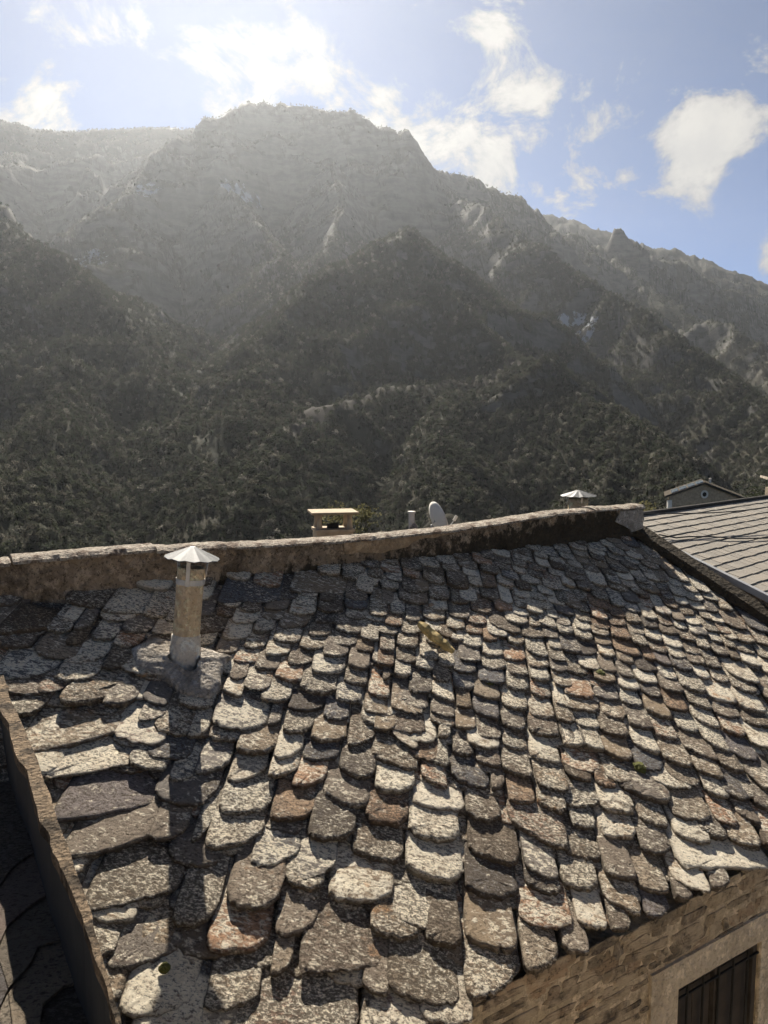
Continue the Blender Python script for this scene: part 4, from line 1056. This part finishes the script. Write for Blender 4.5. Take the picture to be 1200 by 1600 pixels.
# side wall under the verge, down past the stone roof
b = MB(); n_ = 40; rows = []
for i in range(n_ + 1):
    tt_ = tr0 + (tl0 - tr0) * i / n_; p = P2(sv0(tt_), tt_, -.02)
    jit = .02 * (vnoise(np.array([tt_ * 3.]), np.array([1.]), 4)[0] - .5)
    rows.append([p - S2 * (.02 + jit), p - S2 * (.035 + jit) + Vector((0, 0, -.12)), p - S2 * (.05 + jit) + Vector((0, 0, -.28)), p - S2 * .10 + Vector((0, 0, -.5)), p - S2 * .1 + Vector((0, 0, -3.2)), p + S2 * .25 + Vector((0, 0, -3.2)), p + S2 * .25 + Vector((0, 0, -.02))])
vs = [p for r_ in rows for p in r_]; m7 = 7
fs = [(i * m7 + j, i * m7 + (j + 1) % m7, (i + 1) * m7 + (j + 1) % m7, (i + 1) * m7 + j) for i in range(n_) for j in range(m7)] + [tuple(range(m7)), tuple(n_ * m7 + j for j in reversed(range(m7)))]
b.add(vs, fs); o = b.build('side_wall', M_PARAPET, nb, rnd=.3); fix_normals(o)
b = MB(); c0 = P2(sv0(tl0) + .3, tl0 - .2, -.15); c1 = P2(SE - .2, tl0 - .2, -.15); c2 = P2(SE - .2, tr0 + .1, -.15); c3 = P2(sv0(tr0) + .3, tr0 + .1, -.15)
b.hexa([Vector((p.x, p.y, -2)) for p in (c0, c1, c2, c3)] + [c0, c1, c2, c3]); o = b.build('wall', M_WALLMORTAR, nb); fix_normals(o)
# fillet of mortar between the two roofs
b = MB(); vs, fs = [], []
for i in range(31):
    a = i / 30; x, y = 985 + (1225 - 985) * a, 838 + (1001 - 838) * a
    p = on_roof(x, y, .02); jit = rng.uniform(-.02, .02)
    vs += [p + T * .03 - S * (.05 + jit) + W * .05, p + W * (.12 + .4 * abs(jit)), p + S * .16 + W * .15, p + S * .22 - W * .1]
for i in range(30):
    for j in range(3): fs.append((i * 4 + j, i * 4 + j + 1, i * 4 + j + 5, i * 4 + j + 4))
b.add(vs, fs); o = b.build('mortar_fillet', M_PARAPET, house, rnd=1.0); fix_normals(o)
# cable lying on that roof and a wire strung above its ridge
def cable(pts, rad, label):
    b = MB(); b.tube(pts, rad, 6); o = b.build('cable', M_CABLE, smooth=True); tag(o, label, 'cable'); return o
cable([P2(*st2(x, y), .034) for x, y in ((1028, 839), (1055, 844), (1075, 842), (1110, 842), (1150, 845), (1195, 844), (1260, 842))], .010, 'black cable lying across the grey slates of the neighbouring roof')
p0, p1 = at_y(1004, 802, 9.8), at_y(1290, 772, 13.0)
cable([p0.lerp(p1, i / 12) - Vector((0, 0, .12 * math.sin(math.pi * i / 12))) for i in range(13)], .009, 'thin black wire strung above the ridge of the neighbouring slate roof')

M_FACADE = mortar_material('ochre facade render', (.50, .42, .32), (.55, .47, .37), (.36, .29, .21), .3)
# ------------------------------------------------------------------ near wall at lower left: tan coping on a dark upstand beside a terrace of dark slabs
A0 = on_roof(0, 1062, .16); zC = A0.z
def ncop(x, y):
    r = ray(x, y); c0 = Vector((0, 0, H0)); return c0 + r * ((zC - H0) / r.z)
edge_c = [(-30, 985), (5, 1048), (18, 1095), (42, 1150), (58, 1185), (72, 1230), (92, 1290), (104, 1318), (128, 1390), (140, 1420), (150, 1455), (158, 1490), (168, 1520), (178, 1556), (192, 1604), (225, 1700)]
wid_c = [24, 24, 20, 28, 26, 25, 25, 24, 20, 16, 14, 12, 9, 8, 8, 8]
edge_r, wid = [], []
for i in range(90):
    y = 985 + (1700 - 985) * i / 89; ys_ = [q[1] for q in edge_c]
    edge_r.append((float(np.interp(y, ys_, [q[0] for q in edge_c])) + 6 * (fbm(np.array([i * .31]), np.array([2.]), 4, 6)[0] - .5), y))
    wid.append(float(np.interp(y, ys_, wid_c)) * (.72 + .45 * fbm(np.array([i * .33]), np.array([7.]), 2, 9)[0]))
thouse = empty('terrace_house', Vector((-1.5, .6, 0)), 'house in the lower left corner: dark slab terrace edged by a narrow sunlit tan coping', 'house')
near = empty('terrace_wall', ncop(60, 1300) + Vector((0, 0, -1.2)), parent=thouse)
vs, fs = [], []
for i, ((x, y), w_) in enumerate(zip(edge_r, wid)):
    j = .02 * (fbm(np.array([i * .2]), np.array([4.]), 3, 15)[0] - .5)
    R_, L_ = ncop(x, y), ncop(x - w_, y + w_ * .12)
    vs += [L_ + Vector((0, 0, -.05)), L_ + Vector((0, 0, j)), R_ + Vector((0, 0, j + .004)), R_ + Vector((0, 0, -.06))]
for i in range(len(edge_r) - 1):
    for j in range(4): fs.append((i * 4 + j, i * 4 + (j + 1) % 4, (i + 1) * 4 + (j + 1) % 4, (i + 1) * 4 + j))
fs += [(0, 1, 2, 3), tuple(len(vs) - 4 + j for j in (3, 2, 1, 0))]
b = MB(); b.add(vs, fs); o = b.build('coping', M_NEARWALL, near); fix_normals(o)
vs, fs = [], []
for i, ((x, y), w_) in enumerate(zip(edge_c, wid_c)):
    R_, L_ = ncop(x, y), ncop(x - w_, y + w_ * .12); d_ = (R_ - L_)
    a_, c_ = L_ + d_ * .32, R_ - d_ * .2
    vs += [Vector((a_.x, a_.y, zC - .9)), a_ + Vector((0, 0, -.045)), c_ + Vector((0, 0, -.045)), Vector((c_.x, c_.y, zC - 2.2))]
for i in range(len(edge_c) - 1):
    for j in range(4): fs.append((i * 4 + j, i * 4 + (j + 1) % 4, (i + 1) * 4 + (j + 1) % 4, (i + 1) * 4 + j))
fs += [(0, 1, 2, 3), tuple(len(vs) - 4 + j for j in (3, 2, 1, 0))]
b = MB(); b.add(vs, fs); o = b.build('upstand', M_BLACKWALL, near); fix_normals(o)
# terrace surface of big slabs with their shade in the dark colour, set lower than the coping
zF = zC - .40
def nfl(x, y, z=None):
    z = zF if z is None else z
    r = ray(x, y); c0 = Vector((0, 0, H0)); return c0 + r * ((z - H0) / r.z)
ter = empty('terrace_roof', nfl(0, 1500) + Vector((0, 0, -.3)), parent=thouse)
b = MB(); b.box((0, -1.0, (H0 - 1.5) / 2), 11, .5, H0 - 1.5); o = b.build('facade', M_FACADE, thouse); fix_normals(o)
b = MB(); pts = [nfl(-400, 1190), nfl(40, 1190), nfl(80, 1330), nfl(150, 1560), nfl(190, 1720), nfl(-400, 1720)]
top = [p + Vector((0, 0, -.03)) for p in pts]; bot = [p + Vector((0, 0, -.4)) for p in pts]
b.add(top + bot, [tuple(range(6)), tuple(reversed(range(6, 12)))] + [(i, (i + 1) % 6, 6 + (i + 1) % 6, 6 + i) for i in range(6)])
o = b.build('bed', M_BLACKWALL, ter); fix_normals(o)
curves = [[(-220, 1240), (-60, 1235), (20, 1225), (46, 1212)], [(-220, 1405), (-40, 1400), (0, 1388), (14, 1365), (30, 1350), (62, 1330)], [(-220, 1500), (-40, 1500), (0, 1478), (12, 1450), (48, 1418), (84, 1395)], [(-220, 1610), (-30, 1610), (0, 1578), (14, 1548), (48, 1510), (60, 1482), (112, 1470)], [(-220, 1730), (30, 1730), (58, 1640), (66, 1575), (100, 1545), (140, 1535)], [(-220, 1860), (60, 1860), (110, 1750), (150, 1680), (185, 1660)]]
for k in range(len(curves) - 1):
    cu, cl = curves[k], curves[k + 1]
    n_ = 22
    def samp(cv, a):
        xs = [p[0] for p in cv]; x = xs[0] + (xs[-1] - xs[0]) * a; return x, float(np.interp(x, xs, [p[1] for p in cv]))
    for half in ((0.0, .70), (.703, 1.0)):
        vs, fs = [], []
        for i in range(n_ + 1):
            a = half[0] + (half[1] - half[0]) * i / n_
            p_ = nfl(*samp(cu, a)); q_ = nfl(*samp(cl, a))
            dd = (p_ - q_).normalized() * .05
            vs += [p_ + dd + Vector((0, 0, .0)), q_ + Vector((0, 0, .014)), q_ + Vector((0, 0, -.004)), p_ + dd + Vector((0, 0, -.02))]
        for i in range(n_):
            for j in range(4): fs.append((i * 4 + j, i * 4 + (j + 1) % 4, (i + 1) * 4 + (j + 1) % 4, (i + 1) * 4 + j))
        fs += [(0, 1, 2, 3), tuple(n_ * 4 + j for j in (3, 2, 1, 0))]
        b = MB(); b.add(vs, fs); o = b.build('slab', M_SHADESLATE, ter, rnd=rng.random()); fix_normals(o)

# ------------------------------------------------------------------ roofs beyond the parapet and what stands on them
# metal-capped flue on the rear slope
c = at_y(903, 796, 11.0); d11 = c.y / F
fl = empty('capped_flue', c + Vector((0, 0, -1.2)), 'stubby tan flue with a fluted metal cap behind the right end of the parapet', 'chimney')
I3 = Matrix.Identity(3)
b = MB(); b.lathe(c, [(.145, -1.2), (.145, .165), (.12, .165), (.12, -.1)], 24); o = b.build('pipe', M_PIPE, fl, smooth=True)
rain_cap(fl, c + Vector((0, 0, .205)), I3, .265, .085, M_GALV, -.1, .15)
# short pale vent pipe with a cement foot
c = at_y(643, 828, 8.3)
vp = empty('vent_pipe', c + Vector((0, 0, -.5)), 'short pale vent pipe rising behind the parapet left of the dish', 'pipe')
b = MB(); b.tube([c + Vector((0, 0, -.5)), c + Vector((0, 0, .195))], .034, 14); o = b.build('pipe', M_STEEL, vp, smooth=False)
b = MB(); b.lathe(c, [(.0, .214), (.045, .212), (.045, .190), (.034, .190)], 14); o = b.build('cap', M_STEEL, vp)
b = MB(); b.tube([c + Vector((.02, -.02, -.2)), c + Vector((.025, -.01, .03)), c + Vector((.018, 0, .075))], [.07, .052, .03], 9); o = b.build('cement_foot', M_COPING, vp)

# a lower house behind, under the table-like chimney and the dish
rc = at_y(560, 870, 15.0)
rh = empty('rear_house', Vector((rc.x, rc.y, rc.z - 7)), 'lower house behind the parapet carrying the slab-topped chimney', 'house')
u_, v_ = S, Vector((-S.y, S.x, 0))
b = MB(); b.box(rc + Vector((0, 0, -5.3)), 9.0, 6.6, 7.0, Matrix.Rotation(TH, 3, 'Z')); o = b.build('wall', M_WALLMORTAR, rh); fix_normals(o)
for sg in (1, -1):
    b = MB(); e0, e1 = rc - u_ * 4.8, rc + u_ * 4.8; dn = v_ * sg * 3.7 + Vector((0, 0, -1.75))
    q_ = [e0, e1, e1 + dn, e0 + dn]; b.hexa([p - Vector((0, 0, .12)) for p in q_] + q_); o = b.build('roof', M_GRIDSLATE, rh, rnd=.3); fix_normals(o)
# table chimney: stack, four stub pillars, slab
cc = at_y(520, 799, 14.2)
tc_ = empty('slab_chimney', Vector((cc.x, cc.y, rc.z - .6)), 'stone chimney topped by a flat tan slab on stub pillars, behind the parapet', 'chimney')
RZ = Matrix.Rotation(R(12), 3, 'Z')
b = MB(); b.box(Vector((cc.x, cc.y, cc.z - .9)), .70, .62, 1.05, RZ); b.box(Vector((cc.x, cc.y, cc.z - .345)), .76, .68, .05, RZ); o = b.build('stack', M_CHSTONE, tc_); fix_normals(o)
for sx in (-1, 1):
    for sy in (-1, 1):
        p = Vector((cc.x, cc.y, cc.z)) + RZ @ Vector((sx * .29, sy * .25, 0)); b = MB()
        b.tube([p + Vector((0, 0, -.33)), p + Vector((0, 0, -.24)), p + Vector((0, 0, -.10)), p + Vector((0, 0, -.035))], [.062, .05, .045, .06], 10); o = b.build('pillar', M_CHSTONE, tc_, smooth=True)
b = MB(); b.box(cc + Vector((0, 0, -.01)), .90, .80, .05, RZ); o = b.build('slab', M_CHSLAB, tc_); fix_normals(o)
bv = o.modifiers.new('edge', 'BEVEL'); bv.width = .012; bv.segments = 2
b = MB(); b.lathe(Vector((cc.x, cc.y, cc.z - .32)), [(.12, 0), (.11, .06), (.09, .08), (.08, .0)], 14); o = b.build('flue_pot', M_DECK, tc_)
# satellite dish seen from behind its edge
dc = at_y(684, 812, 13.2)
ds = empty('satellite_dish', dc + Vector((0, 0, -.75)), 'off-white satellite dish standing nearly edge-on behind the parapet', 'satellite dish')
axis = Vector((.86, .40, .30)).normalized(); a1 = axis.cross(Vector((0, 0, 1))).normalized(); a2 = a1.cross(axis).normalized()
vs, fs = [], []; n_ = 28
for j in range(7):
    rr = j / 6
    for k in range(n_):
        an = 2 * math.pi * k / n_; vs.append(dc + a1 * (.30 * rr * math.cos(an)) + a2 * (.335 * rr * math.sin(an)) + axis * (.075 * rr * rr - .05))
for j in range(6):
    for k in range(n_): fs.append((j * n_ + k, j * n_ + (k + 1) % n_, (j + 1) * n_ + (k + 1) % n_, (j + 1) * n_ + k))
b = MB(); b.add(vs, fs); o = b.build('reflector', M_DISH, ds, smooth=True); so = o.modifiers.new('thick', 'SOLIDIFY'); so.thickness = .012
b = MB(); b.tube([dc - axis * .05, dc - axis * .13 + Vector((0, 0, -.05)), dc - axis * .13 + Vector((0, 0, -.95))], .02, 8); o = b.build('mast', M_ZINC, ds)
b = MB(); b.tube([dc - a2 * .32, dc + axis * .33 - a2 * .12], .010, 6); o = b.build('feed_arm', M_ZINC, ds)
b = MB(); b.tube([dc + axis * .31 - a2 * .13, dc + axis * .39 - a2 * .07], .03, 8); o = b.build('feed_horn', M_DISH, ds)

# gabled stone house farther down the slope, with roof lights and a round window
HD = 62.0
g0, g1, g2 = at_y(1046, 776, HD), at_y(1101, 757, HD + .5), at_y(1160, 780, HD + 1)
gd = Vector((g2.x - g0.x, g2.y - g0.y, 0)).normalized(); gb = Vector((-gd.y, gd.x, 0)) ; gb = Vector((.34, .94, 0)).normalized()
gh = empty('gabled_house', Vector((g1.x, g1.y, g1.z - 9)), 'small stone gabled house with a round gable window, below the mountain at the right', 'house')
DEP = 5.0
zb_ = g0.z - 9
b = MB(); poly = [Vector((g0.x, g0.y, zb_)), Vector((g2.x, g2.y, zb_)), g2, g1, g0]
back = [p + gb * DEP for p in poly]
b.add(poly + back, [(0, 1, 2, 3, 4), (9, 8, 7, 6, 5)] + [(i, 5 + i, 5 + (i + 1) % 5, (i + 1) % 5) for i in range(5)])
o = b.build('wall', M_CHSTONE, gh); fix_normals(o)
roofs = []
for (e, rd) in ((g0, g1), (g2, g1)):
    dn = (e - rd); ov = dn.normalized() * .45; b = MB()
    a_ = [rd - gb * .35 + Vector((0, 0, .06)), rd + gb * (DEP + .3) + Vector((0, 0, .06)), e + ov + gb * (DEP + .3) + Vector((0, 0, .06)), e + ov - gb * .35 + Vector((0, 0, .06))]
    b.hexa([p + Vector((0, 0, -.0)) for p in a_] + [p + Vector((0, 0, .16)) for p in a_]); o = b.build('roof', M_HROOF, gh); fix_normals(o); roofs.append(o)
rl = roofs[0]; up = (g1 - g0); sl_n = up.cross(gb).normalized(); sl_n = sl_n if sl_n.z > 0 else -sl_n
for i in range(4):
    a_, b_ = g0 + up * (.06 + .235 * i), g0 + up * (.06 + .235 * i + .20)
    q_ = [a_ - gb * .05, b_ - gb * .05, b_ + gb * 3.2, a_ + gb * 3.2]; q_ = [p + Vector((0, 0, .235)) for p in q_]
    b = MB(); b.hexa(q_ + [p + sl_n * .05 for p in q_]); o = b.build('roof_light', M_SOLAR, rl); fix_normals(o)
wc = g0.lerp(g2, .47); wc = Vector((wc.x, wc.y, at_y(1101, 773, HD).z)); fn = -Vector((gb.x, gb.y, 0)); fn = Vector((gd.y, -gd.x, 0))
Qf = Vector((0, 0, 1)).rotation_difference(fn).to_matrix()
b = MB(); b.lathe(wc, [(.34, 0), (.34, .08), (.20, .08), (.20, .0)], 20, Qf); wf = b.build('round_window', M_DISH, gh); fix_normals(wf)
b = MB(); b.lathe(wc, [(.0, .02), (.20, .02)], 20, Qf); o = b.build('pane', M_GLASS, wf); fix_normals(o)
b = MB(); b.box(Vector((g0.x, g0.y, g0.z - 4.6)) + fn * .02, .32, .32, 8.6); o = b.build('corner_pier', M_DISH, gh); fix_normals(o)
b = MB(); p = at_y(1109, 760, HD + 3); b.tube([p + Vector((0, 0, -.4)), p + Vector((0, 0, .62))], .11, 8); b.tube([p + Vector((0, 0, .62)), p + Vector((.1, 0, .72))], [.14, .05], 8); o = b.build('chimney_pipe', M_STEEL, gh)
# edge of another roof at the right border of the picture
p = at_y(1207, 752, 40)
b = MB(); Mx = Matrix.Rotation(R(-20), 3, 'Z') @ Matrix.Rotation(R(14), 3, 'Y')
b.box(p + Vector((.55, 0, -.03)), 1.9, 3.0, .12, Mx); o = b.build('roof', M_COPING)
ot = empty('border_house', p + Vector((.9, 0, -7)), 'pale roof corner of a house cut off by the right border', 'house'); place(o, WT[o], ot); fix_normals(o)
b = MB(); b.box(p + Vector((.9, .3, -4.2)), 1.0, 2.4, 7.6); o = b.build('wall', M_CHSTONE, ot); fix_normals(o)

# single trees that show by themselves against the dark slope
def tree(px, py, d, h, label, seed, lm=None):
    p = at_y(px, py, d)                                      # top of the crown
    root = empty('tree', p + Vector((0, 0, -h)), label, 'tree', 'trees below the parapet')
    me = tree_mesh('crown', seed, 520, lm or M_LEAFPALE, trunk=False, spread=.62, leaf=.085)
    o = bpy.data.objects.new('crown', me); C.objects.link(o); place(o, Matrix.Translation(p + Vector((0, 0, -h))) @ Matrix.Scale(h, 4), root)
    b = MB(); q = p + Vector((0, 0, -h)); b.tube([q + Vector((0, 0, -3)), q + Vector((.02 * h, 0, .3 * h)), q + Vector((0, .02 * h, .62 * h))], [.035 * h, .026 * h, .01 * h], 7)
    for k in range(5):
        a = k * 1.3; b.tube([q + Vector((0, 0, (.25 + .06 * k) * h)), q + Vector((.25 * h * math.cos(a), .25 * h * math.sin(a), (.5 + .06 * k) * h))], [.014 * h, .004 * h], 5)
    b.build('trunk', M_BARK, root)
tree(527, 788, 150, 6.5, 'round pale green tree crown showing just above the chimney slab', 11)
tree(571, 786, 165, 7.5, 'pale green tree just right of the slab-topped chimney', 12)
tree(1018, 786, 120, 5.0, 'small pale tree left of the gabled house', 14)
tree(1172, 762, 150, 7.0, 'tree right of the gabled house', 15, M_LEAF)

# ------------------------------------------------------------------ loose bits on the stone roof
p0, p1 = on_roof(654, 974, .17), on_roof(708, 1018, .155); d_ = (p1 - p0); sd = d_.cross(W).normalized()
vs, fs = [], []; r = random.Random(4); n_ = 9; m_ = 7
for i in range(n_ + 1):
    a = i / n_; wd = .05 * (1 - .55 * abs(2 * a - 1) ** 2) * r.uniform(.8, 1.15); hh = .06 * (1 - .5 * abs(2 * a - 1)) * r.uniform(.75, 1.2)
    for k in range(m_):
        an = 2 * math.pi * k / m_; vs.append(p0 + d_ * a + sd * wd * math.cos(an) * r.uniform(.85, 1.15) + W * (hh * math.sin(an) * r.uniform(.8, 1.1)))
for i in range(n_):
    for k in range(m_): fs.append((i * m_ + k, i * m_ + (k + 1) % m_, (i + 1) * m_ + (k + 1) % m_, (i + 1) * m_ + k))
fs += [tuple(range(m_)), tuple(n_ * m_ + k for k in reversed(range(m_)))]
b = MB(); b.add(vs, fs); o = b.build('stone_shard', M_SHARD); fix_normals(o); tag(o, 'long broken stone shard lying askew on the slates at the shadow edge', 'stone')
def moss(px, py, rad, label, hk=.4):
    p = on_roof(px, py, .085); r = random.Random(int(px)); b = MB(); vs, fs = [], []; n_ = 12
    for j in range(5):
        a = j / 4 * math.pi / 2
        for k in range(n_):
            an = 2 * math.pi * k / n_; q = rad * math.cos(a) * (r.uniform(.6, 1.3) if hk < .6 else r.uniform(.92, 1.08)) + .001
            vs.append(p + S * q * math.cos(an) + T * q * .9 * math.sin(an) + W * (rad * hk * math.sin(a) * r.uniform(.8, 1.1)))
    for j in range(4):
        for k in range(n_): fs.append((j * n_ + k, j * n_ + (k + 1) % n_, (j + 1) * n_ + (k + 1) % n_, (j + 1) * n_ + k))
    b.add(vs, fs); o = b.build('moss_cushion', M_MOSS); fix_normals(o); tag(o, label, 'moss', 'moss on the stone roof')
moss(766, 1066, .035, 'small green moss tuft in the middle of the sunlit slates')
moss(938, 1052, .05, 'moss tuft beside a dark gap, right of the roof centre')
moss(1000, 1199, .055, 'largest yellow-green moss cushion, on the slates at the right')
moss(257, 1513, .03, 'round green moss ball near the lower left corner', .8)
